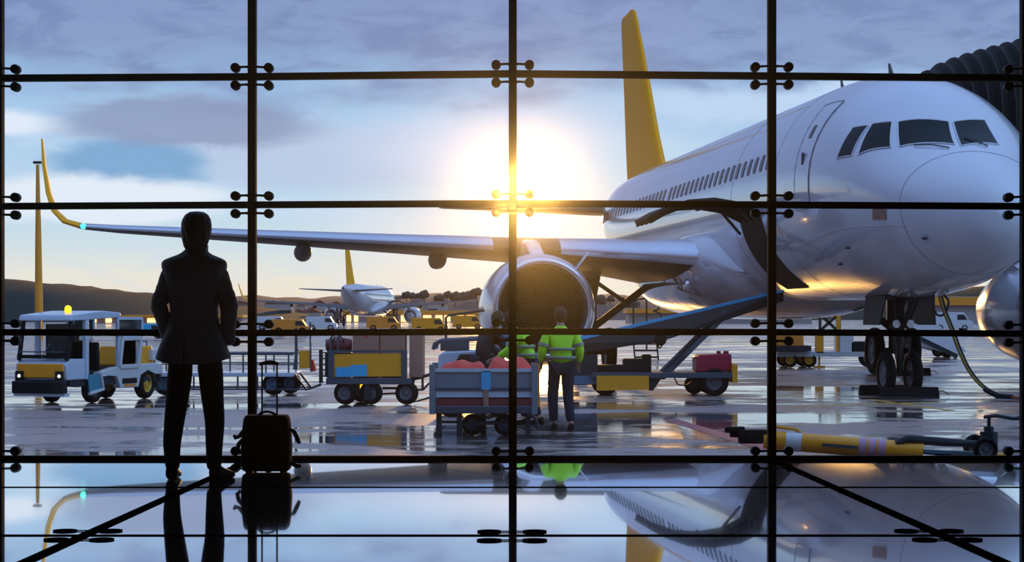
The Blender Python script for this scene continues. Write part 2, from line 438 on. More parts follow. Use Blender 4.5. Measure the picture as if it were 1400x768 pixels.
# spider fittings: an arm across the mullion with a round clamp at each end
SX = .128
for ri in (1, 2, 3, 4):
    for ci in range(5):
        for sgn in ((1, -1) if ri < 4 else (1,)):
            z = rows[ri][ci]+sgn*(.068 if ri < 4 else .062); x = colx[ci]
            arm = MB()
            for s in (-1, 1):
                arm.tube([(x, WY-.05, z), (x+s*.05, WY-.055, z+.002), (x+s*.10, WY-.045, z)], [.014, .009, .010], 8)
            ao = arm.build('fitting_arm', 'fitting_black', vert[ci])
            for s in (-1, 1):
                q = MB().lathe([(-.034, .001), (-.034, .018), (-.026, .030), (-.012, .036), (.06, .036), (.06, .001)], (x+s*SX*(1 if s > 0 else 1.0), WY-.03, z), (0, 1, 0), 20)
                q.build('clamp', 'fitting_black', ao)
# window grid's shadow put on the floor as dark strips and flat fitting shapes
def grid_shadow(pts2, wd, name=None):
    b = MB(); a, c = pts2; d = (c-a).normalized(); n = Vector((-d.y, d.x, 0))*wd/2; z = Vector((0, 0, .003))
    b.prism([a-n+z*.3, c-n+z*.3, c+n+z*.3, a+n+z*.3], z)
    return struct(b.build(name or trimname(), 'grid_shadow_black'))  # shadow strip, though it takes a trim name by default
grid_shadow((G(1057, 629, 0), G(1420, 790, 0)), .072)
grid_shadow((G(342, 629, 0), G(0, 784, 0)), .072)
grid_shadow((G(-30, 732, 0), G(1430, 732, 0)), .05)
grid_shadow((G(-30, 666, 0), G(1430, 666, 0)), .035)
def fitting_shadow(px, py, hw):  # flat dark shape drawn for the shadow of a clamp pair
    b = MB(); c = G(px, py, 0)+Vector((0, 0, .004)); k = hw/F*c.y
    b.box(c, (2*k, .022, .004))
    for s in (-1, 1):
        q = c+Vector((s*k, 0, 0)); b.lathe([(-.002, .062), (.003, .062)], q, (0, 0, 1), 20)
    struct(b.build(trimname(), 'grid_shadow_black'))  # shadow shape, though it takes a trim name
for px, py in ((120, 726), (108, 738), (700, 727), (700, 739), (1270, 726), (1295, 738)): fitting_shadow(px, py, 31)
# ------------------------------------------------------------------ airliner (local frame: +y runs aft from the nose, x = 0 keel, z = 0 ground)
YAW = math.atan(.108)
NOSE = Vector((7.60, 30.25, GZ))
ST = [  # s, top, bottom, half width, height of the widest line
 (0, 3.06, 3.04, .012, 3.05), (.05, 3.28, 2.82, .25, 3.05), (.2, 3.50, 2.59, .50, 3.06), (.5, 3.75, 2.37, .82, 3.12), (.9, 3.98, 2.19, 1.09, 3.22), (1.4, 4.24, 2.04, 1.34, 3.35),
 (1.9, 4.56, 1.95, 1.52, 3.48), (2.4, 4.94, 1.88, 1.65, 3.60), (2.9, 5.26, 1.83, 1.75, 3.69), (3.5, 5.53, 1.79, 1.84, 3.76), (4.5, 5.77, 1.76, 1.93, 3.81), (5.6, 5.87, 1.75, 1.97, 3.82), (6.6, 5.89, 1.75, 1.975, 3.82),
 (10, 5.89, 1.75, 1.975, 3.82), (15, 5.89, 1.75, 1.975, 3.82), (20, 5.89, 1.75, 1.975, 3.82), (24.5, 5.89, 1.78, 1.975, 3.84), (26.5, 5.89, 2.05, 1.93, 3.95), (28.5, 5.87, 2.55, 1.78, 4.15),
 (30.5, 5.83, 3.12, 1.52, 4.45), (32.5, 5.76, 3.72, 1.16, 4.75), (34.5, 5.64, 4.32, .74, 5.0), (36.3, 5.48, 4.80, .38, 5.15), (37.3, 5.32, 5.0, .16, 5.17)]
def stn(s):
    s = max(0.0, min(37.3, s))
    i = 0
    while i < len(ST)-2 and ST[i+1][0] < s: i += 1
    a, b = ST[i], ST[i+1]; p = ST[max(i-1, 0)]; q = ST[min(i+2, len(ST)-1)]
    h = b[0]-a[0]; t = (s-a[0])/h
    out = []
    for k in range(1, 5):
        d0 = (b[k]-a[k])/h
        m0 = d0 if p is a else .5*(d0+(a[k]-p[k])/(a[0]-p[0])); m1 = d0 if q is b else .5*(d0+(q[k]-b[k])/(q[0]-b[0]))
        if p is a and s < .6: m0 = d0
        out.append(a[k]*(2*t**3-3*t*t+1)+m0*h*(t**3-2*t*t+t)+b[k]*(3*t*t-2*t**3)+m1*h*(t**3-t*t))
    return out
def surf(s, phi, off=0.0):
    """phi 0 = crown, + = image-left side"""
    T, B, Wd, C = stn(s); h = (T-C) if math.cos(phi) > 0 else (C-B)
    p = Vector((-Wd*math.sin(phi), s, C+h*math.cos(phi)))
    if off:
        e = .02; T2, B2, W2, C2 = stn(s+e); h2 = (T2-C2) if math.cos(phi) > 0 else (C2-B2)
        ds = Vector((-W2*math.sin(phi), s+e, C2+h2*math.cos(phi)))-p
        dp = Vector((-Wd*math.cos(phi), 0, -h*math.sin(phi)))
        n = ds.cross(dp)
        if n.length > 1e-9:
            n.normalize()
            if n.dot(Vector((p.x, 0, p.z-C))) < 0 : n = -n
            p = p+n*off
    return p
LOC = Matrix.Translation(NOSE) @ Matrix.Rotation(YAW, 4, 'Z'); INV = LOC.inverted()
camp = INV @ Vector((0, 0, CZ))
def look(px, py):
    """fuselage coordinates (s, phi) of the point of the skin that is seen at a photo position"""
    d = (INV @ P(px, py, 1.0))-camp
    def g(t):
        p = camp+d*t
        if p.y < 0: return 1
        T, B, Wd, C = stn(p.y); h = (T-C) if p.z > C else (C-B)
        return (p.x/max(Wd, .001))**2+((p.z-C)/max(h, .001))**2-1
    t = 29.0
    while g(t) > 0 and t < 75: t += .02
    a, b = t-.02, t
    for _ in range(30):
        m_ = (a+b)/2
        if g(m_) > 0: a = m_
        else: b = m_
    p = camp+d*b; T, B, Wd, C = stn(p.y); h = (T-C) if p.z > C else (C-B)
    return p.y, math.atan2(-p.x/Wd, (p.z-C)/h)
def patch(corners, nu=8, nv=8, off=.012, thick=.0):
    """skin-hugging panel spanned between four (s, phi) corners"""
    a, b, c, d = corners; rows_ = []
    for i in range(nv+1):
        v = i/nv; rows_.append([surf(*[(a[k]*(1-u)+b[k]*u)*(1-v)+(d[k]*(1-u)+c[k]*u)*v for k in (0, 1)], off) for u in [j/nu for j in range(nu+1)]])
    return MB().grid(rows_)
def skin_line(pts, r=.007, seg=6, off=.004):
    path = []
    for a, b in zip(pts[:-1], pts[1:]):
        for k in range(seg): t = k/seg; path.append(surf(a[0]*(1-t)+b[0]*t, a[1]*(1-t)+b[1]*t, off))
    path.append(surf(pts[-1][0], pts[-1][1], off))
    return path

plane = thing('airliner', 'large white airliner with a yellow tail fin parked nose-on close behind the glass', 'airplane', NOSE, YAW)
fus = MB(); SS = [0, .015, .04, .08, .13, .2, .3, .4, .55, .7, .9, 1.1, 1.3, 1.5, 1.7, 1.9, 2.1, 2.3, 2.5, 2.7, 2.9, 3.2, 3.5, 4, 4.5, 5, 5.6, 6.2, 7, 8, 9, 10, 12, 14, 16, 18, 20, 22, 24, 25, 26, 27, 28, 29, 30, 31, 32, 33, 34, 35, 36, 36.8, 37.3]
NP = 96
fus.grid([[surf(s, -2*PI*j/NP) for j in range(NP)] for s in SS], closed=True, caps=True)
fus.build('fuselage', 'plane_white', plane, sharp=60)
# radome joint, belly and crown lines
MB().tube([surf(1.15+.0*math.cos(a), a, .002) for a in [2*PI*k/72 for k in range(72)]], .005, 5, closed=True).build('radome_joint', 'seam_grey', plane)
rad = MB(); 
for s_, ph in ((6.6, None), (10.2, None)):
    rad.tube([surf(s_, 2*PI*k/72, .001) for k in range(72)], .004, 4, closed=True)
    rad.build('skin_joint', 'seam_grey', plane); rad = MB()
# cockpit panes, measured on the skin
def quad(pxs): return [look(*p) for p in pxs]
for q in ([(1303, 167), (1346, 165), (1365, 198), (1314, 200)], [(1228, 167), (1297, 167), (1305, 198), (1230, 201)],
          [(1193, 170), (1220, 167), (1218, 202), (1174, 212)], [(1167, 175), (1188, 172), (1165, 213), (1145, 217)]):
    o = patch(quad(q), 10, 8, .014).build('cockpit_window', 'cockpit_glass', plane, sharp=80)
    cs = quad(q); cs.append(cs[0]); path = []
    for a, b in zip(cs[:-1], cs[1:]): path += [surf(a[0]*(1-t)+b[0]*t, a[1]*(1-t)+b[1]*t, .010) for t in (0, .2, .4, .6, .8)]
    MB().tube(path, .014, 6, closed=True).build('window_frame', 'plane_white', o)
# wipers
for a, b in (((1298, 203), (1250, 200)), ((1350, 201), (1318, 190))):
    A = look(*a); B_ = look(*b); MB().tube([surf(*A, .02), surf((A[0]+B_[0])/2, (A[1]+B_[1])/2, .04), surf(*B_, .03)], .012, 6).build('wiper', 'panel_line', plane)
# cabin windows along the image-left side and the far side
WZ = 4.42
def phi_at(s, z, side=1):
    T, B, Wd, C = stn(s); return side*math.acos(max(-1, min(1, (z-C)/((T-C) if z > C else (C-B)))))
k = 0; s = 7.3
while s < 29.5:
    for side in (1, -1):
        ph = phi_at(s, WZ, side); 
        mb = MB(); rr = []
        n = 12
        ring = []
        for j in range(n):
            a = 2*PI*j/n; ca, sa = math.cos(a), math.sin(a)
            ex = (abs(ca)**.6)*(1 if ca > 0 else -1); ey = (abs(sa)**.6)*(1 if sa > 0 else -1)
            ring.append((s+.115*ex, phi_at(s, WZ+.17*ey, side)))
        vs = [surf(a, b, .012) for a, b in ring]+[surf(a, b, -.03) for a, b in ring]
        mb.add(vs, [tuple(range(n))]+[(j, (j+1) % n, n+(j+1) % n, n+j) for j in range(n)])
        mb.build('cabin_window', 'cabin_glass', plane)
    s += .53 if not 17.2 < s < 17.6 else .80
# front service door on the visible side
dq = [(1142, 141), (1108, 147), (1072, 262), (1095, 272)]
D = [look(1135, 140), look(1104, 150), look(1082, 200), look(1073, 262), look(1098, 270), look(1104, 205), look(1122, 160)]
def bbox(pts): return min(p[0] for p in pts), max(p[0] for p in pts), min(p[1] for p in pts), max(p[1] for p in pts)
DS0, DS1 = 4.25, 5.05
z_top, z_bot = 5.25, 3.35
dp = [(DS0, phi_at(DS0, z_top)), (DS1, phi_at(DS1, z_top)), (DS1, phi_at(DS1, z_bot)), (DS0, phi_at(DS0, z_bot))]
door = patch(dp, 8, 14, .010).build('service_door', 'plane_white', plane, sharp=80)
MB().tube(skin_line(dp+[dp[0]], seg=8, off=.012), .008, 5, closed=False).build('door_seal', 'seam_grey', door)
hq = (4.66, phi_at(4.66, 4.25)); h0 = surf(*hq, .02)
MB().box(h0, (.03, .12, .22)).build('door_handle', 'panel_line', door, bevel=.01)
dwin = (4.66, phi_at(4.66, 4.75)); patch([(4.58, phi_at(4.6, 4.85)), (4.74, phi_at(4.7, 4.85)), (4.74, phi_at(4.7, 4.62)), (4.58, phi_at(4.6, 4.62))], 3, 3, .016).build('door_window', 'cabin_glass', door)
# titles line / light stripe along the crown and small probes
MB().tube([surf(s_, phi_at(s_, 5.45), .004) for s_ in [7+.5*i for i in range(34)]], .010, 5).build('reflective_trim', 'silver_line', plane)
for a, b in (((1080, 345), (1240, 308)),):
    A = look(*a); B_ = look(*b); MB().tube(skin_line([A, B_], .004, 14), .005, 5).build('belly_seam', 'silver_line', plane)
pl = patch([look(1194, 285), look(1212, 285), look(1212, 300), look(1194, 300)], 3, 4, .016); pl.build('static_port_plate', 'cardboard', plane)
for px, py in ((1160, 338), (1265, 325), (1150, 360)):
    c = surf(*look(px, py), .02); MB().ball(c, .045, 8, 6, (1.2, 1.6, .5)).build('probe', 'panel_line', plane)
for s_, hh in ((5.4, .26), (8.6, .3)):
    b = MB(); z0 = stn(s_)[0]; b.prism([(-.01, s_, z0-.02), (-.01, s_+.28, z0-.02), (-.01, s_+.34, z0+hh), (-.01, s_+.26, z0+hh)], (.02, 0, 0)); b.build('antenna', 'panel_line', plane)

# cargo hold opening, its open door and the sill
cs0, cs1 = 7.75, 9.55
op = [(cs0, phi_at(cs0, 3.36)), (cs1, phi_at(cs1, 3.36)), (cs1, phi_at(cs1, 2.0)), (cs0, phi_at(cs0, 2.0))]
patch(op, 10, 12, .014).build('cargo_hold_opening', 'hold_dark', plane, sharp=80)
prof = [Vector((-1.93, 0, 3.42)), Vector((-2.35, 0, 3.62)), Vector((-2.85, 0, 3.70)), Vector((-3.35, 0, 3.66)), Vector((-3.8, 0, 3.50)), Vector((-4.1, 0, 3.33))]
dr = MB(); rings = []
for s_ in (cs0, cs0+.45, cs0+.9, cs0+1.35, cs1): rings.append([Vector((p.x, s_, p.z)) for p in prof])
cd = dr.grid(rings).build('cargo_door', 'hold_dark', plane, solid=.09, sharp=60)
ins = MB()
for s_ in (cs0+.15, cs0+.65, cs0+1.15, cs0+1.65): ins.tube([Vector((p.x, s_, p.z-.07)) for p in prof], .035, 6)
ins.tube([(prof[2].x, cs0+.1, prof[2].z-.09), (prof[2].x, cs1-.1, prof[2].z-.09)], .045, 6)
ins.build('door_rib', 'hold_dark', cd)
for s_ in (cs0+.12, cs1-.12): MB().cyl((-1.95, s_, 3.1), (-2.35, s_, 3.55), .03, n=8).build('door_actuator', 'gear_metal', cd)

# belly fairing with the wing-root bulge
fr = MB(); FS = [(11.0, 1.2, 1.9, 2.2), (11.6, 1.98, 1.62, 2.75), (12.3, 2.38, 1.46, 3.0), (13.2, 2.60, 1.38, 3.1), (14.5, 2.66, 1.36, 3.1), (17, 2.62, 1.36, 3.05), (19.5, 2.45, 1.42, 2.9), (21.0, 2.1, 1.6, 2.6), (22.2, 1.3, 1.86, 2.2)]
frr = []
for (s_, hw, zb, zt) in FS:
    row = []
    for j in range(33):
        a = PI*j/32*1.0; ca = math.cos(a); sa = math.sin(a)
        x = hw*(abs(ca)**.72)*(1 if ca > 0 else -1); z = zt-(zt-zb)*(sa**.62)
        row.append(Vector((x, s_, z)))
    top = [Vector((-hw*.62+(hw*1.24)*t, s_, zt+.35*min(1, (zt-2.1)))) for t in (0, .33, .66, 1)]
    frr.append(row+top)
fr.grid(frr, closed=True, caps=True).build('belly_fairing', 'fairing_white', plane, sharp=70, subsurf=1)
lamp = MB().ball((-2.42, 12.55, 2.1), .16, 16, 10, (.6, .8, 1)); lamp.build('landing_light', 'lip_metal', plane)

# wings
def foil(c, th, n=14):
    """closed airfoil section, unit x from leading edge, returns list (x, z)"""
    up = []; lo = []
    for i in range(n+1):
        x = .5*(1-math.cos(PI*i/n)); y = 5*th*(.2969*math.sqrt(x)-.126*x-.3516*x*x+.2843*x**3-.1036*x**4)
        cam_ = .02*4*x*(1-x)
        up.append((x, y+cam_)); lo.append((x, -y*.9+cam_))
    return [(x*c, z*c) for x, z in up[::-1]+lo[1:-1]]
WS = [(1.2, 11.7, 7.4, 2.62, .15, 0, .07), (1.95, 12.0, 6.9, 2.66, .15, 0, .07), (3.6, 13.0, 5.5, 2.80, .14, 0, .06), (5.75, 14.15, 4.2, 2.97, .13, 0, .05), (8.5, 15.55, 3.5, 3.14, .12, 0, .04), (12, 17.35, 2.65, 3.36, .115, 0, .03), (15.4, 19.1, 1.8, 3.58, .11, 0, .02), (16.3, 19.6, 1.6, 3.66, .10, 12, .01)]
SK = [(16.3, 19.6, 1.6, 3.66, .10, 12), (16.75, 19.95, 1.45, 3.80, .10, 35), (17.05, 20.3, 1.28, 4.08, .09, 58), (17.25, 20.75, 1.05, 4.55, .09, 76), (17.42, 21.3, .75, 5.3, .09, 80), (17.52, 21.85, .42, 6.02, .08, 82)]
def section(side, lat, sLE, ch, z, th, tilt, inc=0.0, f0=0, f1=1, grow=0):
    pts = []; t = R(tilt)
    for (x, h) in foil(ch, th):
        hh = h*(1+grow); n = Vector((-side*math.sin(t)*-1, 0, math.cos(t)))  # section normal leans inboard for the sharklet
        n = Vector((side*math.sin(t), 0, math.cos(t)))
        pts.append(Vector((-side*lat, sLE+x-grow*.15, z-x*inc))+n*hh)
    return pts
for side in (1, -1):
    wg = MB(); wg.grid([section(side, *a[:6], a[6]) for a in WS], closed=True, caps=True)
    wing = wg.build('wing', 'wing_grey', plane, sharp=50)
    sk = MB(); sk.grid([section(side, *a) for a in SK], closed=True, caps=True)
    sk.build('sharklet', 'yellow_tail', wing, sharp=50)
    # polished leading-edge slats, one inboard and one outboard of the engine
    for sp in ((WS[1], WS[2], (5.05, 13.78, 4.6, 2.915, .132, 0, .053)), ((6.5, 14.53, 4.0, 3.015, .128, 0, .047), WS[4], WS[5], WS[6], WS[7])):
        sl_ = MB(); rr = []
        for a in sp:
            full = section(side, *a[:6], a[6], grow=.03); n = 14
            idx = list(range(n-5, n+2)); rr.append([full[i]+Vector((0, -.012, 0)) for i in idx])
        sl_.grid(rr).build('slat', 'slat_metal', wing, sharp=80)
    for lat, sF, L in ((3.9, 17.2, 2.6), (7.6, 17.6, 2.5), (10.8, 18.4, 2.2)):
        zz = 2.62+(lat-3)*.06; pod = MB().lathe([(0, .01), (.15, .10), (.5, .19), (1.1, .22), (L*.75, .15), (L, .02)], (-side*lat, sF-1.6, zz-.05), (0, 1, -.06), 16)
        pod.build('flap_track_fairing', 'wing_grey', wing)
    if side == 1:
        MB().ball((-16.2, 19.55, 3.66), .07, 10, 8).build('navigation_light', 'nav_green', wing)
    # stabiliser
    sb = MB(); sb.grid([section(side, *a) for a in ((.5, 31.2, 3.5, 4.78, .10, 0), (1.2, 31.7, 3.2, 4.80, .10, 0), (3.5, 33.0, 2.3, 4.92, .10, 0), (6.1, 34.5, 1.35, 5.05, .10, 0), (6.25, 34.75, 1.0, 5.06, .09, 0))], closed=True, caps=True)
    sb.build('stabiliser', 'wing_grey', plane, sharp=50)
    # engine
    ec = Vector((-side*5.75, 11.35, 1.60))
    na = MB().lathe([(.16, 1.10), (.45, 1.17), (1.0, 1.22), (1.7, 1.22), (2.4, 1.12), (3.1, .93), (3.3, .90), (3.3, .62)], ec, (0, 1, -.02), 56, caps=False)
    nac = na.build('engine_nacelle', 'nacelle', plane, sharp=50)
    MB().lathe([(.17, 1.10), (.05, 1.06), (0, 1.01), (.03, .965), (.14, .92), (.30, .895)], ec, (0, 1, -.02), 56, caps=False).build('intake_lip', 'lip_metal', nac, sharp=80)
    MB().lathe([(.30, .895), (.6, .875), (1.15, .87), (1.22, .87), (1.22, .02)], ec, (0, 1, -.02), 56, caps=False).build('intake_duct', 'dark_inlet', nac, sharp=50)
    fan = MB()
    for q in range(28):
        a = 2*PI*q/28; pts = []
        for rr_, tw, cw in ((.26, .25, .10), (.55, .6, .13), (.855, 1.0, .15)):
            ca, sa = math.cos(a), math.sin(a); rad_ = Vector((ca, 0, sa)); tan = Vector((-sa, 0, ca)); c0 = ec+Vector((0, 1.05, 0))+rad_*rr_
            dv = tan*math.sin(tw)*cw+Vector((0, math.cos(tw)*cw*.9, 0)); pts.append((c0-dv*.6, c0+dv*.6))
        fan.grid([[p[0], p[1]] for p in pts])
    fan.build('fan', 'fan_metal', nac, sharp=80)
    MB().lathe([(.68, .001), (.75, .07), (.9, .17), (1.08, .26), (1.18, .27)], ec, (0, 1, 0), 24).build('spinner', 'dark_inlet', nac, sharp=60)
    MB().lathe([(3.0, .62), (3.8, .58), (4.4, .44), (4.42, .35), (4.42, .01)], ec+Vector((0, 0, -.03)), (0, 1, -.02), 32).build('exhaust_cone', 'lip_metal', nac)
    py_ = MB(); x0 = ec.x
    pr = [(12.1, 2.74), (13.2, 3.10), (14.0, 3.16), (15.2, 3.12), (17.0, 2.75), (16.2, 2.35), (14.4, 2.1), (12.6, 2.4)]
    py_.prism([(x0-.16, a, b) for a, b in pr], (.32, 0, 0)); py_.build('pylon', 'plane_white', nac, bevel=.08)
    st_ = MB(); st_.prism([(x0+side*.78, 12.1, 2.45), (x0+side*.80, 12.9, 2.42), (x0+side*1.15, 12.9, 2.85), (x0+side*1.1, 12.5, 2.8)], (0.03, 0, 0)); st_.build('nacelle_strake', 'nacelle', nac)

# tail fin: swept, with a small dorsal fillet
def fin_sec(z, sLE, ch, th):
    return [Vector((h, sLE+x, z)) for x, h in [(a, b) for a, b in foil(ch, th)]]
fn = MB(); rr = []
for z, sLE, ch, th in ((5.35, 27.3, 7.6, .07), (5.9, 28.3, 6.5, .08), (7.0, 29.5, 5.6, .085), (9.0, 31.2, 4.3, .09), (11.0, 33.0, 3.0, .09), (11.45, 33.45, 2.6, .085), (11.55, 33.8, 2.0, .06)):
    rr.append([Vector((h-.0*x, sLE+x, z)) for (x, h) in foil(ch, th)])
fn.grid(rr, closed=True, caps=True).build('tail_fin', 'yellow_tail', plane, sharp=50)
MB().lathe([(0, .14), (.25, .10)], (0, 37.28, 5.16), (0, 1, 0), 16).build('tail_exhaust', 'gear_metal', plane)

# landing gear
def gear(x, s_, ztop, r, spread, legr, name):
    g = MB(); g.cyl((x, s_, r), (x, s_, r+.75), legr*.7, n=16); g.cyl((x, s_, r+.55), (x, s_, ztop), legr, n=16)
    g.cyl((x-spread-.05, s_, r), (x+spread+.05, s_, r), legr*.55, n=12)
    g.tube([(x, s_+legr, r+.95), (x, s_+legr+.28, r+.6), (x, s_+legr*.5, r+.1)], .035, 6)
    o = g.build(name, 'gear_metal', plane)
    for q in (-1, 1): wheel(o, (x+q*spread, s_, r), r, r*.42, hub='hub_grey')
    return o
ng = gear(0, 5.07, 2.2, .40, .25, .085, 'nose_gear')
g = MB(); g.tube([(0, 5.0, 1.15), (0, 3.95, 1.95)], .05, 8); g.tube([(-.14, 5.0, 1.3), (-.10, 4.0, 1.95)], .03, 6); g.tube([(.14, 5.0, 1.3), (.10, 4.0, 1.95)], .03, 6)
g.box((0, 5.0, 1.28), (.36, .14, .12)); g.tube([(-.16, 4.95, 1.0), (-.2, 4.93, 1.4), (-.12, 4.9, 1.9)], .02, 6); g.tube([(.12, 4.93, .7), (.17, 4.93, 1.2), (.1, 4.9, 1.9)], .018, 6)
g.build('drag_strut', 'gear_metal', ng)
for q in (-1, 1): MB().lathe([(-.05, .001), (-.05, .075), (.04, .05), (.05, .001)], (q*.13, 4.88, 1.30), (0, 1, 0), 14).build('taxi_light', 'lip_metal', ng)
for q in (-1, 1):
    dd = MB(); dd.prism([(q*.42, 4.45, 1.80), (q*.42, 5.7, 1.80), (q*.50, 5.6, 1.28), (q*.50, 4.6, 1.28)], (q*.03, 0, 0)); dd.build('gear_door', 'gear_metal', ng)
patch([(4.3, PI-.24), (5.9, PI-.22), (5.9, PI+.22), (4.3, PI+.24)], 4, 4, .012).build('gear_bay', 'hold_dark', ng)
for q in (-1, 1):
    mg = gear(q*3.8, 17.7, 2.6, .58, .46, .15, 'main_gear')
    b = MB(); b.cyl((q*3.75, 17.7, 1.15), (q*2.3, 17.6, 2.25), .09, n=10); b.cyl((q*3.7, 17.7, 2.3), (q*2.9, 17.65, 1.75), .05, n=8); b.cyl((q*3.8, 17.5, 1.5), (q*3.8, 16.4, 2.4), .05, n=8)
    b.build('side_stay', 'gear_metal', mg)
    dd = MB(); dd.prism([(q*4.15, 17.0, 1.25), (q*4.15, 18.3, 1.25), (q*4.3, 18.4, 2.6), (q*4.3, 16.9, 2.6)], (q*.04, 0, 0)); dd.build('gear_door', 'wing_grey', mg)

def L2W(x, y, z): return LOC @ Vector((x, y, z))
# chocks
def chock(c, L, label, rz=0):
    t = thing('wheel_chock', label, 'wheel chock', c, rz, 'chocks against the aircraft wheels')
    b = MB(); b.prism([(-L/2, -.13, 0), (-L/2, .13, 0), (-L/2, .05, .17), (-L/2, -.05, .17)], (L, 0, 0)); b.build('block', 'tyre', t, bevel=.01)
    MB().tube([(L/2, 0, .09), (L/2+.1, 0, .1), (L/2+.2, -.03, .03)], .012, 6).build('rope', 'hose_yellow', t)
chock(L2W(0, 4.50, 0), 1.05, 'long black chock in front of the aircraft nose wheels', YAW)
chock(L2W(0, 5.62, 0), 1.15, 'long black chock behind the aircraft nose wheels', YAW)
chock(L2W(3.8, 16.95, 0), 1.4, 'black chock in front of the main wheels beyond the nose gear', YAW)

# distant airliner of the same fleet seen from behind
far = copy_tree(plane)
far.name = 'airliner.001'
FY = 258.0
far.rotation_euler = (0, 0, R(180-5)); fx = (474-700)/F*FY
far.location = (fx+34.5*math.sin(R(175)), FY+34.4, GZ)
tag(far, 'small distant airliner seen tail-on between the person in the suit and the engine', 'airplane')

# ------------------------------------------------------------------ jet bridge with folding bellows
jb = thing('jet_bridge', 'dark ribbed jet bridge hood pressed against the airliner at top right', 'jet bridge', NOSE, YAW)
b = MB(); ed = MB(); rings = []; NU = 33
for i in range(NU+1):
    x = .85+i*.13; top = 6.0+(1-math.exp(-(x-.85)*2.5))*.22+(x-.85)*.26; crimp = .0 if i % 2 else .06
    yF = 5.2-.10*(x+.95); row = []
    for j in range(25):
        a = PI*j/24; hw = 1.35-crimp*.7; ztop = top-crimp
        row.append(Vector((x, 6.6-hw*math.cos(a)*(1.0), 4.6+(ztop-4.6)*math.sin(a)**.7)))
    # vertical curtains
    row = [Vector((x, row[0].y, 3.5-.02*i)), Vector((x, row[0].y, 4.1))]+row+[Vector((x, row[-1].y, 4.1)), Vector((x, row[-1].y, 3.5-.02*i))]
    rings.append(row)
b.grid(rings); bo = b.build('bellows', 'bellows', jb, solid=.03, sharp=25)
for i in range(1, NU+1, 2): ed.tube(rings[i], .022, 5)
ed.build('bellows_rib', 'bellows_edge', jb)
cab = MB(); cab.box((7.2, 6.6, 5.0), (4.0, 3.2, 3.6)); cab.build('cab', 'bellows', jb, bevel=.05)
cb = MB(); cb.box((7.2, 6.6, 3.1), (4.4, 3.4, .25)); cb.build('cab_floor', 'bellows_edge', jb)
pp = MB(); pp.cyl((8.2, 7.5, 0), (8.2, 7.5, 3.0), .25, n=16); pp.box((8.2, 7.5, .25), (1.4, 2.4, .5)); pp.build('support_column', 'steel_dark', jb)
# ------------------------------------------------------------------ people
def skin_obj(name, m, verts, edges, radii, parent, sub=2, smooth=True):
    me = bpy.data.meshes.new(name); me.from_pydata([tuple(v) for v in verts], edges, []); me.materials.append(MATS[m])
    o = bpy.data.objects.new(name, me); COL.objects.link(o); o.parent = parent
    md = o.modifiers.new('skin', 'SKIN'); md.use_smooth_shade = True; md.branch_smoothing = .6
    d = me.skin_vertices[0].data
    for i, r in enumerate(radii): d[i].radius = r if isinstance(r, tuple) else (r, r); d[i].use_root = (i == 0)
    q = o.modifiers.new('sub', 'SUBSURF'); q.levels = sub; q.render_levels = sub
    return o
class SK_:
    def __init__(s): s.v = []; s.e = []; s.r = []
    def a(s, p, r, par=None):
        s.v.append(Vector(p)); s.r.append(r)
        if par is not None: s.e.append((par, len(s.v)-1))
        return len(s.v)-1
    def chain(s, pts, par):
        for p, r in pts: par = s.a(p, r, par)
        return par
def hand(sk, wrist, side, dirv, fwd, k=1.0):
    """palm with four unequal bent fingers and a side thumb; returns nothing"""
    d = Vector(dirv).normalized(); f = Vector(fwd).normalized(); n = d.cross(f).normalized()
    w_ = sk.v[wrist]; palm = sk.a(w_+d*.045*k, (.030*k, .020*k), wrist)
    kn = sk.a(w_+d*.085*k, (.036*k, .016*k), palm)
    for q, (off, L) in enumerate(((-.030, .070), (-.010, .080), (.011, .076), (.030, .060))):
        b = sk.a(w_+d*.098*k+f*off*k, .0098*k, kn)
        b = sk.a(w_+d*(.098+L*.5)*k+f*off*1.1*k+n*side*.008*k, .009*k, b)
        sk.a(w_+d*(.098+L*.85)*k+f*off*1.1*k+n*side*.030*k, .0075*k, b)
    t = sk.a(w_+d*.05*k+f*.040*k, .011*k, palm); t = sk.a(w_+d*.085*k+f*.055*k+n*side*.012*k, .010*k, t); sk.a(w_+d*.11*k+f*.052*k+n*side*.022*k, .008*k, t)
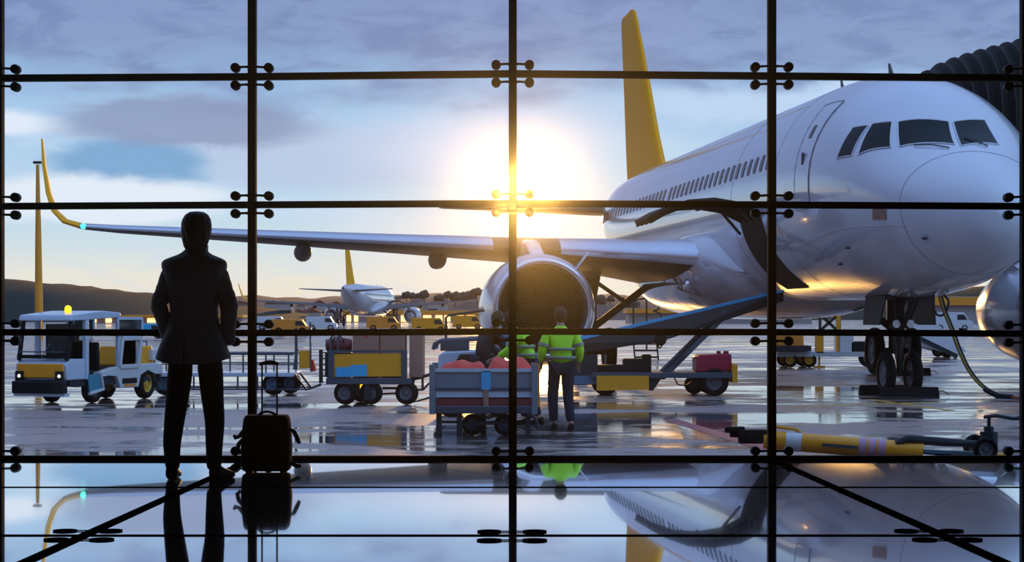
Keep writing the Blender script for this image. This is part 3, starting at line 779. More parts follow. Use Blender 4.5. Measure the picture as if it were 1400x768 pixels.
def body_mesh(root, j, k=1.0, name='body'):
    """one continuous skinned figure; j = dict of joint positions (facing +y when turned away)"""
    s = SK_()
    pel = s.a(j['pelvis'], (.145*k, .10*k)); ab = s.a(j['waist'], (.125*k, .085*k), pel); ch = s.a(j['chest'], (.15*k, .105*k), ab); nb = s.a(j['neck'], (.075*k, .062*k), ch)
    hd = Vector(j['head']); nk = Vector(j['neck']); up = (hd-nk).normalized(); fw = Vector(j.get('face', (0, 1, 0))).normalized()
    n1 = s.a(nk+up*.055*k, .052*k, nb); jw = s.a(hd-up*.055*k+fw*.02*k, (.058*k, .068*k), n1); sk1 = s.a(hd+up*.02*k, (.074*k, .088*k), jw); s.a(hd+up*.085*k, (.058*k, .070*k), sk1)
    nz = s.a(hd+fw*.088*k-up*.005*k, .016*k, sk1); s.a(hd+fw*.108*k-up*.018*k, .010*k, nz)
    side_v = up.cross(fw).normalized()
    for sd in (-1, 1): s.a(hd+side_v*sd*.082*k, (.012*k, .02*k), sk1)
    for sd, L in ((-1, 'l'), (1, 'r')):
        sh = s.a(j['sh'+L], .058*k, ch); el = s.a(j['el'+L], .043*k, sh); m_ = s.a(Vector(j['el'+L]).lerp(Vector(j['wr'+L]), .3), .040*k, el); wr = s.a(j['wr'+L], .027*k, m_)
        dv = Vector(j['wr'+L])-Vector(j['el'+L]); hand(s, wr, sd, dv*.7+Vector(j.get('hd'+L, dv)).normalized()*dv.length*.3, j.get('hf'+L, (0, 1, 0)), k)
        hp = s.a(j['hip'+L], .088*k, pel); kn = s.a(j['kn'+L], .058*k, hp); cf = s.a(Vector(j['kn'+L]).lerp(Vector(j['an'+L]), .3), .056*k, kn); an = s.a(j['an'+L], .036*k, cf)
        tf = Vector(j.get('toe'+L, (0, .2, 0))); s.a(Vector(j['an'+L])+tf*.35+Vector((0, 0, -.035*k)), .038*k, an); s.a(Vector(j['an'+L])+tf*.8+Vector((0, 0, -.052*k)), (.038*k, .024*k), len(s.v)-1)
    return skin_obj(name, 'skin', s.v, s.e, s.r, root)
def face_bits(root, j, k=1.0):
    hd = Vector(j['head']); up = (hd-Vector(j['neck'])).normalized(); fw = Vector(j.get('face', (0, 1, 0))).normalized(); sv = up.cross(fw).normalized()
    for q in (-1, 1):
        MB().ball(hd+fw*.074*k+sv*q*.03*k+up*.01*k, .013*k, 10, 8).build('eye', 'shirt_white', root)
    MB().tube([hd+fw*.082*k-up*.055*k-sv*.022*k, hd+fw*.09*k-up*.056*k, hd+fw*.082*k-up*.055*k+sv*.022*k], .006*k, 6).build('mouth', 'band_pink', root)
def shoe(root, heel, toe, k=1.0, name='shoe', m='shoe_leather'):
    h = Vector(heel); t = Vector(toe); d = (t-h); L = d.length; d.normalize(); sv = Vector((-d.y, d.x, 0))
    rows_ = []
    for u, w2, ht in ((-.03, .026, .055), (.02, .036, .095), (.22, .038, .10), (.45, .042, .072), (.7, .047, .056), (.88, .040, .045), (1.0, .018, .03)):
        c = h+d*L*u; r_ = []
        for q in range(14):
            a = 2*PI*q/14; ca, sa = math.cos(a), math.sin(a); r_.append(c+sv*w2*k*ca*(1 if sa > -.2 else 1.05)+Vector((0, 0, (ht*.5+ht*.5*(abs(sa)**.8)*(1 if sa > 0 else -1))*k)))
        rows_.append(r_)
    return MB().grid(rows_, closed=True, caps=True).build(name, m, root, sharp=60)

# ---- the man at the window (faces the glass)
man = thing('person', 'person in a dark suit standing with back to us beside a black suitcase', 'person', (0, 0, 0))
MY = 13.05; mo = G(264, 655, 0); MY = mo.y; man.location = (mo.x, MY, 0)
def m2(px, py, dy=0.0): p = P(px, py, MY)-Vector((mo.x, MY, 0)); return Vector((p.x, dy, p.z))
J = dict(pelvis=(0, 0, .95), waist=(0, 0, 1.10), chest=(0, .0, 1.32), neck=(0.01, .0, 1.49), head=(.018, .035, 1.69), face=(.1, 1, -.03),
         shl=(-.175, 0, 1.42), shr=(.175, 0, 1.42), ell=(-.222, -.04, 1.13), elr=(.232, -.04, 1.13), wrl=(-.175, .13, .97), wrr=(.195, .13, .95), hdl=(.6, .7, -.4), hdr=(-.6, .7, -.4), hfl=(.3, 0, 1), hfr=(-.3, 0, 1),
         hipl=(-.085, 0, .90), hipr=(.10, 0, .90), knl=m2(238, 572, .02), knr=m2(291, 572, .02), anl=m2(235, 640, 0), anr=m2(292, 640, 0), toel=(-.03, .22, 0), toer=(.13, .17, 0))
body_mesh(man, J); face_bits(man, J)
def ring(cx, cy, z, rx, ry, n=40, e=2.5, zs=None):
    out = []
    for q in range(n):
        a = 2*PI*q/n; ca, sa = math.cos(a), math.sin(a)
        out.append(Vector((cx+rx*abs(ca)**(2/e)*(1 if ca > 0 else -1), cy+ry*abs(sa)**(2/e)*(1 if sa > 0 else -1), z+(zs(ca, sa) if zs else 0))))
    return out
def jrow(y, xl, xr, ry, cy=0, zs=None, e=2.5): a = m2(xl, y); b = m2(xr, y); return ring((a.x+b.x)/2, cy, a.z, (b.x-a.x)/2, ry, zs=zs, e=e)
hem = lambda ca, sa: .040*(abs(ca)**3) if sa < .2 else .03
jk = MB()
jk.grid([jrow(497, 213, 315, .165, 0, hem), jrow(490, 214.5, 314, .163, 0, lambda c, s: .034*abs(c)**3), jrow(478, 217.5, 311, .158, 0, lambda c, s: .02*abs(c)**3), jrow(462, 223, 306, .150), jrow(447, 229, 302, .142), jrow(432, 233, 298, .135, -.005), jrow(418, 234, 298, .135, -.008),
         jrow(403, 230, 302, .142, -.012), jrow(388, 227, 306, .148, -.014), jrow(374, 224, 309, .145, -.012), jrow(364, 221, 311, .134, -.008), jrow(358, 221, 311, .122, -.006, lambda c, s: .010*(1-abs(c)), 2.5), jrow(354, 226, 306, .108, -.004, lambda c, s: .014*(1-abs(c)), 2.3),
         jrow(350, 238, 295, .092, 0, lambda c, s: .004*(1-abs(c)), 2.1), jrow(346, 248, 286, .076, .004, None, 2), jrow(340, 253, 282, .064, .01, None, 2), jrow(341, 255, 280, .056, .012, None, 2)], closed=True)
jacket = jk.build('jacket', 'suit', man, sharp=80, subsurf=1)
def fold(path, r): return MB().tube(path, r, 6)
for sd, sx, ex, cx_ in ((-1, (236, 366), (221, 416), (228, 463)), (1, (297, 366), (313, 416), (310, 471))):
    a = m2(*sx, -.005); e_ = m2(*ex, -.035); c_ = m2(*cx_, .055); pts = []; rs = []
    n = 22
    for q in range(n+1):
        t = q/n
        if t < .52: u = t/.52; p = a.lerp(e_, u)
        else: u = (t-.52)/.48; p = e_.lerp(c_, u)
        bend = math.exp(-((t-.52)/.16)**2)*.012
        p = p+Vector((sd*bend, -.012*math.exp(-((t-.52)/.2)**2), 0))
        r0 = .067-.018*t+ .004*math.sin(q*2.2+sd)*(1 if .25 < t < .95 else 0)
        if q == 0: r0 = .02
        if q == 1: r0 = .052
        pts.append(p); rs.append(r0)
    MB().tube(pts, rs, 20).build('sleeve', 'suit', jacket, sharp=80, subsurf=1)
vent = MB(); 
vp = [m2(257, y) for y in (446, 458, 470, 482, 496)]
for p, yy in zip(vp, (-.150, -.152, -.158, -.166, -.172)): p.y = yy
vent.tube(vp, [.001, .002, .003, .004, .004], 6); vent.build('vent', 'trouser_cloth', jacket)
col_ = MB(); col_.grid([jrow(350, 249, 285, .079, .0, lambda c, s: (.012 if s > 0 else -.004), 2), jrow(345, 251.5, 283, .071, .006, lambda c, s: -.02 if s > .3 else 0, 2), jrow(339.5, 254, 281, .060, .012, lambda c, s: -.03 if s > .3 else 0, 2)], closed=True)
col_.build('jacket_collar', 'suit', jacket, solid=.008, sharp=80, subsurf=1)
sc = MB(); sc.grid([jrow(346, 256, 283, .060, .014, None, 2), jrow(336, 257, 284, .056, .014, lambda c, s: -.03 if s > .3 else .004*c, 2)], closed=True); sc.build('shirt_collar', 'shirt_white', man, solid=.005, sharp=80)
# trousers
T = SK_(); pl_ = T.a((.01, 0, .93), (.135, .10)); 
for sd, hp_, pts in ((-1, -.085, ((247, 505, .088), (243, 540, .079), (238, 575, .070), (235, 605, .062), (235.5, 630, .052), (236.5, 645, .048))), (1, .105, ((288, 505, .088), (290, 540, .078), (293.5, 575, .068), (293, 605, .060), (292.5, 630, .052), (292.5, 645, .050)))):
    par = T.a((hp_, 0, .86), .092, pl_)
    for px, py, r in pts: par = T.a(m2(px, py, .01 if 550 < py < 600 else 0), (r*1.06, r*1.08), par)
skin_obj('trousers', 'trouser_cloth', T.v, T.e, T.r, man, 2)
shoe(man, m2(236, 655, -.06).xy.to_3d(), m2(233, 655, .21).xy.to_3d(), 1.05)
shoe(man, m2(293, 655, -.05).xy.to_3d(), m2(313, 655, .16).xy.to_3d(), 1.05)
# hair: combed back, long to the collar, ragged ends
hr = []
HZs = [(1.808, .012, .035, .02), (1.803, .045, .03, .055), (1.785, .070, .025, .078), (1.755, .086, .02, .093), (1.72, .093, .015, .102), (1.68, .094, .008, .104), (1.645, .090, -.004, .098), (1.61, .083, -.016, .085), (1.58, .072, -.026, .068), (1.555, .058, -.034, .05), (1.535, .036, -.038, .034)]
for z, rx, cy, ry in HZs:
    r_ = []
    for q in range(72):
        a = 2*PI*q/72; s1 = 1+.035*math.sin(a*13+z*14+1.5*math.sin(z*30))+.018*math.sin(a*29-z*25)
        part_ = -.022*math.exp(-((math.sin(a/2+PI/4+0)**2-1)**2)*60) if z > 1.77 else 0
        x = .020+rx*1.06*math.cos(a)*s1; y = cy+ry*math.sin(a)*s1
        if z < 1.73 and math.sin(a) > .15: y = min(y, cy+ry*.15+.02)        # keeps the face clear
        r_.append(Vector((x, y, z+part_+(.012*math.sin(a*11) if z < 1.59 else 0))))
    hr.append(r_)
MB().grid(hr, closed=True, caps=True).build('hair', 'man_hair', man, sharp=80)
for sd, px, py in ((-1, 249, 318), (1, 287, 318)):
    MB().ball(m2(px, py, .02)+Vector((-sd*.004, 0, 0)), .022, 12, 10, (.45, .8, 1.35)).build('ear', 'skin', man)

# ---- suitcase
cs = thing('suitcase', 'tall black soft suitcase with raised handle and loose straps beside the standing person', 'suitcase', (0, 0, 0))
so_ = G(364, 645, 0); cs.location = so_
def c2(px, py, dy=0.0): p = P(px, py, so_.y)-so_; return Vector((p.x, dy, p.z))
b = MB(); rr = []
for y, xl, xr, d in ((643, 334, 395, .10), (639, 332.5, 397, .12), (610, 331, 398.5, .13), (585, 333, 397, .125), (572, 334.5, 395.5, .115), (567, 337, 393, .095)):
    a = c2(xl, y); e_ = c2(xr, y); rr.append(ring((a.x+e_.x)/2, 0, a.z, (e_.x-a.x)/2, d, e=7))
b.grid(rr, closed=True, caps=True); b.build('body', 'case_fabric', cs, sharp=50, bevel=.008)
b = MB(); z0, z1 = c2(0, 636).z, c2(0, 577).z; b.box((0, -.135, (z0+z1)/2), (.25, .05, z1-z0)); b.build('front_pocket', 'case_fabric', cs, bevel=.02)
b = MB(); b.tube([(-.10, -.162, z1-.06), (.10, -.162, z1-.06)], .004, 6); b.build('zip', 'case_plastic', cs)
for x in (357.5, 378):
    MB().tube([c2(x, 575, .03), c2(x, 499, .03)], .0065, 8).build('handle_tube', 'case_plastic', cs)
MB().tube([c2(354, 498, .03), c2(361, 496, .03), c2(368, 495, .03), c2(375, 496, .03), c2(380, 498, .03)], [.011, .014, .016, .014, .011], 10).build('grip', 'case_plastic', cs)
MB().tube([c2(353, 568, -.03), c2(358, 563.5, -.03), c2(366, 562, -.03), c2(374, 564, -.03), c2(379, 568, -.03)], .009, 8).build('carry_handle', 'case_fabric', cs)
for pts in (((396, 586), (402, 589), (406, 597), (410, 606)), ((333, 588), (328, 596), (322, 598), (320.5, 594)), ((332, 600), (327, 606), (325, 615), (330, 620)), ((396, 632), (401, 634), (407, 637), (412, 636))):
    pt = [c2(px, py, -.02) for px, py in pts]
    MB().tube(pt, [.011, .015, .016, .012], 8).build('strap', 'case_fabric', cs, sharp=60)
for x in (341, 388):
    for dy in (-.08, .08):
        c = c2(x, 645, dy); w_ = MB().lathe([(-.015, .001), (-.015, .022), (.015, .022), (.015, .001)], (c.x, c.y, .022), (1, 0, 0), 16); w_.build('castor', 'case_plastic', cs)
bt = MB(); bt.box((c2(364, 0).x, 0, .038), (.30, .2, .02)); bt.build('base_plate', 'case_plastic', cs)

# ---- ramp workers
def worker(name_label, px, pyfeet, k, facing, pose, jm, tm, band=True, group=None, helmet='hair_dark'):
    o = G(px, pyfeet); t = thing('person', name_label, 'person', o, facing, group)
    j = dict(pelvis=(0, 0, .93), waist=(0, .0, 1.08), chest=(0, .02, 1.28), neck=(0, .03, 1.45), head=(0, .05, 1.60), face=(0, 1, -.15),
             shl=(-.19, .02, 1.38), shr=(.19, .02, 1.38), ell=(-.27, -.02, 1.12), elr=(.27, -.02, 1.12), wrl=(-.26, .12, .93), wrr=(.27, .12, .93),
             hipl=(-.09, 0, .88), hipr=(.09, 0, .88), knl=(-.11, .05, .48), knr=(.10, -.0, .48), anl=(-.10, .02, .08), anr=(.12, -.14, .08), toel=(0, .2, 0), toer=(.02, .2, 0))
    j.update(pose)
    j = {a: tuple(c*k for c in b) if a not in ('face', 'hfl', 'hfr', 'hdl', 'hdr') else b for a, b in j.items()}
    body_mesh(t, j, k); face_bits(t, j, k)
    s = SK_(); a = s.a(Vector(j['pelvis'])+Vector((0, 0, -.04*k)), (.19*k, .14*k)); b2 = s.a(j['waist'], (.18*k, .135*k), a); c = s.a(j['chest'], (.19*k, .14*k), b2); s.a(Vector(j['neck'])+Vector((0, 0, .035*k)), (.075*k, .075*k), s.a(Vector(j['neck'])+Vector((0, 0, -.03)), (.105*k, .09*k), c))
    for L in 'lr':
        sh = s.a(j['sh'+L], .088*k, c); e = s.a(j['el'+L], .070*k, sh); s.a(Vector(j['el'+L]).lerp(Vector(j['wr'+L]), .88), .052*k, e)
    jo = skin_obj('jacket', jm, s.v, s.e, s.r, t)
    s = SK_(); a = s.a(Vector(j['pelvis']), (.15*k, .12*k))
    for L in 'lr':
        hp = s.a(j['hip'+L], .105*k, a); kn = s.a(j['kn'+L], .082*k, hp); s.a(Vector(j['kn'+L]).lerp(Vector(j['an'+L]), .93), .066*k, kn)
    skin_obj('trousers', tm, s.v, s.e, s.r, t)
    if band:
        for zz, rx, ry in ((1.02, .212, .163), (1.14, .21, .165)):
            w0, w1 = Vector(j['pelvis']), Vector(j['chest']); f_ = (zz*k-w0.z)/(w1.z-w0.z); cc = w0.lerp(w1, f_)
            rb = [ring(cc.x, cc.y, cc.z+dz, rx*k, ry*k, 28, 2.1) for dz in (-.022*k, .022*k)]
            MB().grid(rb, closed=True).build('reflective_band', 'reflective', jo, solid=.012, sharp=80)
        for L in 'lr':
            e = Vector(j['sh'+L]).lerp(Vector(j['el'+L]), .72); d = (Vector(j['el'+L])-Vector(j['sh'+L])).normalized()*.022*k
            MB().tube([e-d, e+d], .084*k, 16).build('reflective_band', 'reflective', jo)
    hd = Vector(j['head']); MB().ball(hd+Vector((0, -.022*k, .02*k)), .108*k, 18, 12, (.90, 1.0, 1.08)).build('hair', helmet, t, sharp=80)
    for L, x in (('l', -1), ('r', 1)):
        an = Vector(j['an'+L]); tf = Vector(j['toe'+L]); shoe(t, Vector((an.x, an.y, max(0, an.z-.08*k)))-tf*.3, Vector((an.x, an.y, max(0, an.z-.08*k)))+tf*.95, k*1.1, 'boot', 'shoe_leather')
    return t
worker('worker in a yellow-green jacket seen from behind, walking in front of the engine', 767, 588, .90, R(8), {}, 'hivis', 'navy_cloth')
worker('worker in a yellow-green jacket bending over, half hidden by the centre mullion', 722, 580, .91, R(75), dict(chest=(0, .10, 1.24), neck=(0, .20, 1.38), head=(0, .28, 1.53), shl=(-.19, .12, 1.33), shr=(.19, .12, 1.33), ell=(-.25, .22, 1.08), elr=(.25, .22, 1.08), wrl=(-.2, .42, .98), wrr=(.2, .42, .98)), 'hivis', 'navy_cloth')
worker('worker in dark clothes leaning forward behind the red-covered baggage cart', 660, 572, .93, R(-62), dict(chest=(0, .10, 1.22), neck=(0, .20, 1.36), head=(0, .28, 1.50), shl=(-.19, .12, 1.30), shr=(.19, .12, 1.30), ell=(-.24, .26, 1.06), elr=(.24, .26, 1.06), wrl=(-.2, .45, .96), wrr=(.2, .45, .96)), 'navy_cloth', 'navy_cloth', band=False)

# ------------------------------------------------------------------ ramp vehicles
# tow tractor at the left
tg = thing('tow_tractor', 'white and yellow tow tractor with an open cab at the left', 'airport tractor', (-7.14, 32.97, GZ), R(252))
b = MB(); W2 = .47
b.box((0, 0, .36), (2.9, .86, .14)); b.build('chassis', 'steel_dark', tg)
b = MB(); b.prism([(1.6, -W2, .40), (1.62, -W2, .66), (1.50, -W2, .74), (1.02, -W2, .74), (1.02, -W2, .40)], (0, 2*W2, 0)); b.build('cab_front', 'blue_white', tg, bevel=.02)
b = MB(); b.box((1.63, 0, .555), (.04, .86, .23)); b.build('nose_panel', 'tug_yellow', tg, bevel=.015)
b = MB(); b.box((1.66, 0, .29), (.14, .96, .20)); b.build('bumper', 'tug_black', tg, bevel=.02)
b = MB(); b.box((1.60, 0, .165), (.16, .94, .05)); b.build('bumper_skirt', 'blue_white', tg)
for s in (-1, 1):
    h = MB().box((1.665, s*.37, .47), (.02, .15, .16)).build('headlamp_panel', 'tug_black', tg)
    MB().lathe([(0, .026), (.015, .02), (.018, .001)], (1.675, s*.37, .47), (1, 0, 0), 14).build('headlight', 'headlight', h)
# windshield frame
b = MB()
for s in (-1, 1): b.bar((1.56, s*(W2-.03), .72), (1.42, s*(W2-.03), 1.40), .055)
b.bar((1.42, -W2, 1.39), (1.42, W2, 1.39), .06); b.bar((1.55, -W2, .78), (1.55, W2, .78), .06); b.build('windshield_frame', 'tug_black', tg)
MB().prism([(1.53, -.42, .80), (1.53, .42, .80), (1.42, .42, 1.36), (1.42, -.42, 1.36)], (.01, 0, 0)).build('windshield', 'clear_pane', tg)
b = MB(); b.bar((1.63, -.42, .86), (1.63, .42, .86), .02); b.bar((1.6, 0, .76), (1.5, .1, 1.0), .014); b.build('wiper_bar', 'steel_blue', tg)
# roof and pillars
b = MB(); b.prism([(1.50, -W2-.02, 1.38), (1.46, -W2-.02, 1.46), (.5, -W2-.02, 1.53), (-.1, -W2-.02, 1.50), (-.12, -W2-.02, 1.42), (1.50, -W2-.02, 1.36)], (0, 2*W2+.04, 0)); b.build('roof', 'blue_white', tg, bevel=.02)
b = MB()
for s in (-1, 1): b.bar((.98, s*(W2-.02), .40), (.98, s*(W2-.02), 1.40), .10, .07)
b.build('pillar', 'blue_white', tg, bevel=.01)
b = MB()
for s in (-1, 1): b.bar((-.08, s*(W2-.03), .5), (-.08, s*(W2-.03), 1.44), .06, .05)
b.build('rear_pillar', 'blue_white', tg)
# side window frames (upper rear window, lower hinged door with big opening)
def frame_rect(x0, x1, z0, z1, y, t, skew=0):
    m_ = MB(); A, B_, C_, D_ = (x0, y, z0), (x1, y, z0), (x1+skew, y, z1), (x0+skew, y, z1)
    for p, q in ((A, B_), (B_, C_), (C_, D_), (D_, A)): m_.bar(p, q, t)
    return m_
for s in (-1, 1):
    frame_rect(-.85, -.02, 1.12, 1.40, s*(W2+.0), .05).build('side_window_frame', 'blue_white', tg, bevel=.006)
    MB().box((-.435, s*W2, 1.26), (.78, .008, .24)).build('side_window', 'window_glass_dark', tg)
    f = frame_rect(-.70, -.06, .58, 1.06, s*(W2+.01), .07, -.10); f.build('hinged_door', 'cream_white', tg, bevel=.008)
    MB().box((-.42, s*W2, .82), (.54, .006, .40)).build('door_glass', 'clear_pane', tg)
b = MB(); b.box((.38, 0, .48), (.34, .5, .1)); b.box((.20, 0, .75), (.08, .5, .5)); b.build('driver_seat', 'tug_black', tg, bevel=.03)
b = MB(); b.box((.45, -.3, .86), (1.0, .04, .9)); b.build('cab_partition', 'tug_black', tg)
b = MB(); b.lathe([(-.012, .15), (0, .165), (.012, .15), (0, .135)], (1.15, .1, .92), (.5, 0, .8), 24, True); b.cyl((1.4, .1, .75), (1.15, .1, .92), .02); b.build('steering_wheel', 'tug_black', tg)
for s in (-1, 1):
    m_ = MB(); m_.prism([(.98, s*W2, .48), (.60, s*W2, .48), (.52, s*W2, .20), (.92, s*W2, .20)], (0, s*.02, 0)); m_.build('step_panel', 'tug_blue', tg)
    m_ = MB(); m_.tube([(.60, s*(W2+.03), .50), (.50, s*(W2+.03), .22), (.95, s*(W2+.03), .16)], .03, 6); m_.build('step_edge', 'cream_white', tg)
# rear deck, fenders, engine box
for s in (-1, 1):
    m_ = MB(); m_.prism([(-1.6, s*(W2-.12), .42), (-1.58, s*(W2-.12), .58), (-1.35, s*(W2-.12), .62), (.05, s*(W2-.12), .58), (.58, s*(W2-.12), .50), (.58, s*(W2-.12), .42), (.30, s*(W2-.12), .44), (0.02, s*(W2-.12), .42), (-.10, s*(W2-.12), .22), (-.72, s*(W2-.12), .22), (-.80, s*(W2-.12), .42), (-1.05, s*(W2-.12), .50), (-1.35, s*(W2-.12), .42)], (0, s*.14, 0)); m_.build('side_skirt', 'cream_white', tg, bevel=.01)
    MB().box((-.40, s*(W2+.022), .335), (.5, .01, .09)).build('vent_grille', 'tug_black', tg)
    MB().box((-.40, s*(W2+.022), .26), (.4, .01, .04)).build('reflector_strip', 'orange_paint', tg)
b = MB(); b.prism([(-.72, -.36, .58), (-.86, -.36, .92), (-1.45, -.36, .92), (-1.52, -.36, .58)], (0, .72, 0)); b.build('engine_cover', 'tug_yellow', tg, bevel=.03)
b = MB(); b.box((-1.42, .36, .76), (.22, .16, .18)); b.build('tool_box', 'cream_white', tg, bevel=.01)
b = MB(); b.tube([(-.95, .3, .92), (-.95, .3, 1.0), (-1.35, .3, 1.0), (-1.35, .3, .92)], .012, 6); b.build('grab_rail', 'steel_blue', tg)
b = MB(); b.box((-1.66, 0, .40), (.08, .8, .22)); b.tube([(-1.7, 0, .3), (-1.95, 0, .28)], .03, 8); b.build('rear_hitch', 'steel_dark', tg)
MB().lathe([(0, .055), (.08, .055), (.11, .035), (.12, .001)], (.95, .1, 1.50), (0, 0, 1), 16).build('beacon', 'beacon', tg)
for x, r in ((.66, .235), (-1.12, .265)):
    for s in (-1, 1): wheel(tg, (x, s*(W2-.09), r), r, .17, (0, 1, 0), 'hub_yellow' if x < 0 else 'hub_grey')
MB().box((1.52, .52, 1.10), (.04, .10, .16)).build('wing_mirror', 'tug_black', tg, bevel=.01); MB().box((1.52, -.52, 1.10), (.04, .10, .16)).build('wing_mirror', 'tug_black', tg, bevel=.01)

def frontal(name, label, cat, px, pyg, group=None):
    o = G(px, pyg); t = thing(name, label, cat, o, 0, group)
    def q(x, y, dy=0.0): p = P(x, y, o.y)-o; return Vector((p.x, dy, p.z))
    return t, q
# flat dolly with rails
d1, q = frontal('baggage_dolly', 'empty flat baggage dolly with thin rails behind the suitcase handle', 'baggage cart', 330, 540.5)
b = MB(); x0, x1 = q(205, 0).x, q(402, 0).x; zd = q(0, 512).z; b.box(((x0+x1)/2, .55, zd), (x1-x0, 1.3, .07)); b.build('deck', 'blue_white', d1, bevel=.008)
b = MB(); zl = q(0, 532).z
for y in (.0, 1.1): b.bar((x0, y, zl), (q(420, 0).x, y, zl), .03)
for px in (215, 265, 325, 352): 
    b.bar((q(px, 0).x, 0, zl), (q(px, 0).x, 0, zd), .03)
b.build('under_frame', 'steel_blue', d1)
zt, zm = q(0, 484).z, q(0, 498).z
for y in (-.05, 1.15):
    b = MB()
    for px in (212, 241, 272, 302, 333, 364, 395): b.bar((q(px, 0).x, y, zd), (q(px, 0).x, y, zt), .028)
    b.bar((x0, y, zt), (x1, y, zt), .03); b.bar((x0, y, zm), (x1, y, zm), .022); b.build('side_rail', 'steel_blue', d1)
b = MB(); b.tube([q(402, 512, .1), q(418, 533, .1), q(432, 528, .1)], .025, 6); b.tube([q(402, 512, 1.0), q(418, 533, 1.0), q(432, 528, .9)], .025, 6); b.build('tow_arm', 'steel_dark', d1)
for px in (373, 389): wheel(d1, (q(px, 0).x, .1 if px == 373 else .95, .205), .205, .13, (.35, 1, 0), 'hub_blue')
for px in (225,): wheel(d1, (q(px, 0).x, .1, .205), .205, .13, (0, 1, 0), 'hub_blue'); wheel(d1, (q(px+8, 0).x, .95, .205), .205, .13, (0, 1, 0), 'hub_blue')
b = MB(); 
b.bar(q(405, 505, 0), q(405, 448, 0), .05); b.bar(q(425, 505, 0), q(424, 440, 0), .03); b.tube([q(402, 505, 0), q(405, 480, 0), q(409, 478, 0)], .02, 6); b.build('end_post', 'steel_blue', d1)
b = MB(); b.prism([q(409, 479), q(423, 479), q(424, 503), q(409, 504)], (0, .05, 0)); b.build('end_plate', 'panel_yellow', d1)
b = MB(); b.prism([q(424, 492), q(428, 492), q(432, 507), q(424, 508)], (0, .2, 0)); b.build('end_foot', 'red_paint', d1)

# yellow-sided dolly with cartons
d2, q = frontal('baggage_dolly', 'baggage dolly with a yellow side panel piled with cartons', 'baggage cart', 512, 553)
b = MB(); b.box(((q(446, 0).x+q(562, 0).x)/2, .6, q(0, 521).z), (q(562, 0).x-q(446, 0).x, 1.3, .10)); b.build('deck', 'steel_blue', d2, bevel=.01)
b = MB(); b.prism([q(457, 484, -.04), q(549, 483, -.04), q(549, 514, -.04), q(457, 515, -.04)], (0, .03, 0)); b.build('side_panel', 'panel_yellow', d2)
b = MB(); b.prism([q(460, 502, -.06), q(480, 501, -.06), q(480, 499, -.06), q(502, 498, -.06), q(502, 514, -.06), q(460, 515, -.06)], (0, .02, 0)); b.build('blue_sheet', 'cyan_paint', d2)
for px in (453, 553):
    MB().bar(q(px, 525, -.03), q(px, 478, -.03), .09, .07).build('corner_post', 'steel_blue', d2)
MB().bar(q(453, 480, -.02), q(553, 480, -.02), .035).build('top_rail', 'steel_blue', d2)
b = MB(); 
for yy in (482, 490, 498, 506, 514): b.bar(q(438, yy, .1), q(450, yy, .0), .02)
b.bar(q(438, 524, .1), q(438, 478, .1), .06); b.bar(q(449, 524, 0), q(449, 478, 0), .04); b.build('end_gate', 'steel_dark', d2)
b = MB()
for px in (452, 462): b.tube([q(px, 480, .05), q(px, 462, .05), q(px+4, 457, .05), q(px+10, 456, .3)], .02, 6)
b.build('hoop', 'steel_blue', d2)
for px, dy in ((472, .05), (487, 1.05), (507, .05), (556, .05)): wheel(d2, (q(px, 0).x, dy, .19), .19, .14, (.3, 1, 0), 'hub_grey')
b = MB(); b.bar(q(520, 532, .5), q(560, 532, .5), .04); b.bar(q(520, 540, .5), q(560, 538, .5), .03); b.bar(q(503, 520, .05), q(503, 547, .05), .12); b.build('steering_link', 'steel_dark', d2)
b = MB(); b.tube([q(560, 520, .2), q(575, 516, .2), q(592, 511, .2)], .03, 6); b.tube([q(560, 534, .2), q(578, 533, .2), q(586, 524, .2)], .02, 6); b.tube([q(564, 520, .2), q(566, 550, .2), q(590, 543, .2)], .02, 6); b.tube([q(577, 516, .2), q(577, 532, .2)], .02, 6); b.build('tow_bar', 'steel_dark', d2)
MB().box(q(494, 528, .4), (.1, .1, .1)).build('marker_lamp', 'lamp_amber', d2)
def carton(pxa, pya, pxb, pyb, dy, dep, label, m='cardboard', tape=True):
    a, c = q(pxa, pya, dy), q(pxb, pyb, dy); t = thing('cardboard_box', label, 'box', d2.location+Vector(((a.x+c.x)/2, dy+dep/2, min(a.z, c.z))), 0)
    w_, h_ = abs(c.x-a.x), abs(c.z-a.z); MB().box((0, 0, h_/2), (w_, dep, h_)).build('carton', m, t, bevel=.006)
    if tape: MB().box((0, -dep/2-.003, h_-.05), (.05, .006, .12)).build('tape', 'red_cloth', t)
base_y = 516
carton(481, 452, 517, base_y, .15, .6, 'brown carton at the left end of the carton row on the yellow-sided dolly')
carton(519, 450, 553, base_y, .15, .6, 'brown carton in the middle of the yellow-sided dolly')
carton(559, 449, 577, base_y, .14, .9, 'tall pinkish carton at the right end of the yellow-sided dolly', tape=False)
rb = thing('duffel_bag', 'dark red duffel bag lying left of the cartons on the dolly', 'bag', d2.location+q(461, 481, .3), 0)
MB().lathe([(-.22, .02), (-.21, .09), (-.1, .115), (.1, .115), (.21, .09), (.22, .02)], (0, 0, .11), (1, 0, 0), 20).build('bag_body', 'cart_maroon', rb); MB().tube([(-.1, -.1, .14), (-.06, -.14, .24), (.06, -.14, .24), (.1, -.1, .14)], .012, 6).build('bag_handle', 'tug_black', rb)
sb_ = thing('crate', 'dark crate holding up the red duffel bag on the dolly', 'crate', d2.location+q(461, 516, .3), 0)
hh = q(0, 482).z-q(0, 516).z; MB().box((0, 0, hh/2), (.42, .4, hh)).build('crate_body', 'steel_dark', sb_, bevel=.01); MB().box((0, -.205, hh*.6), (.3, .01, .05)).build('crate_slot', 'tug_black', sb_)

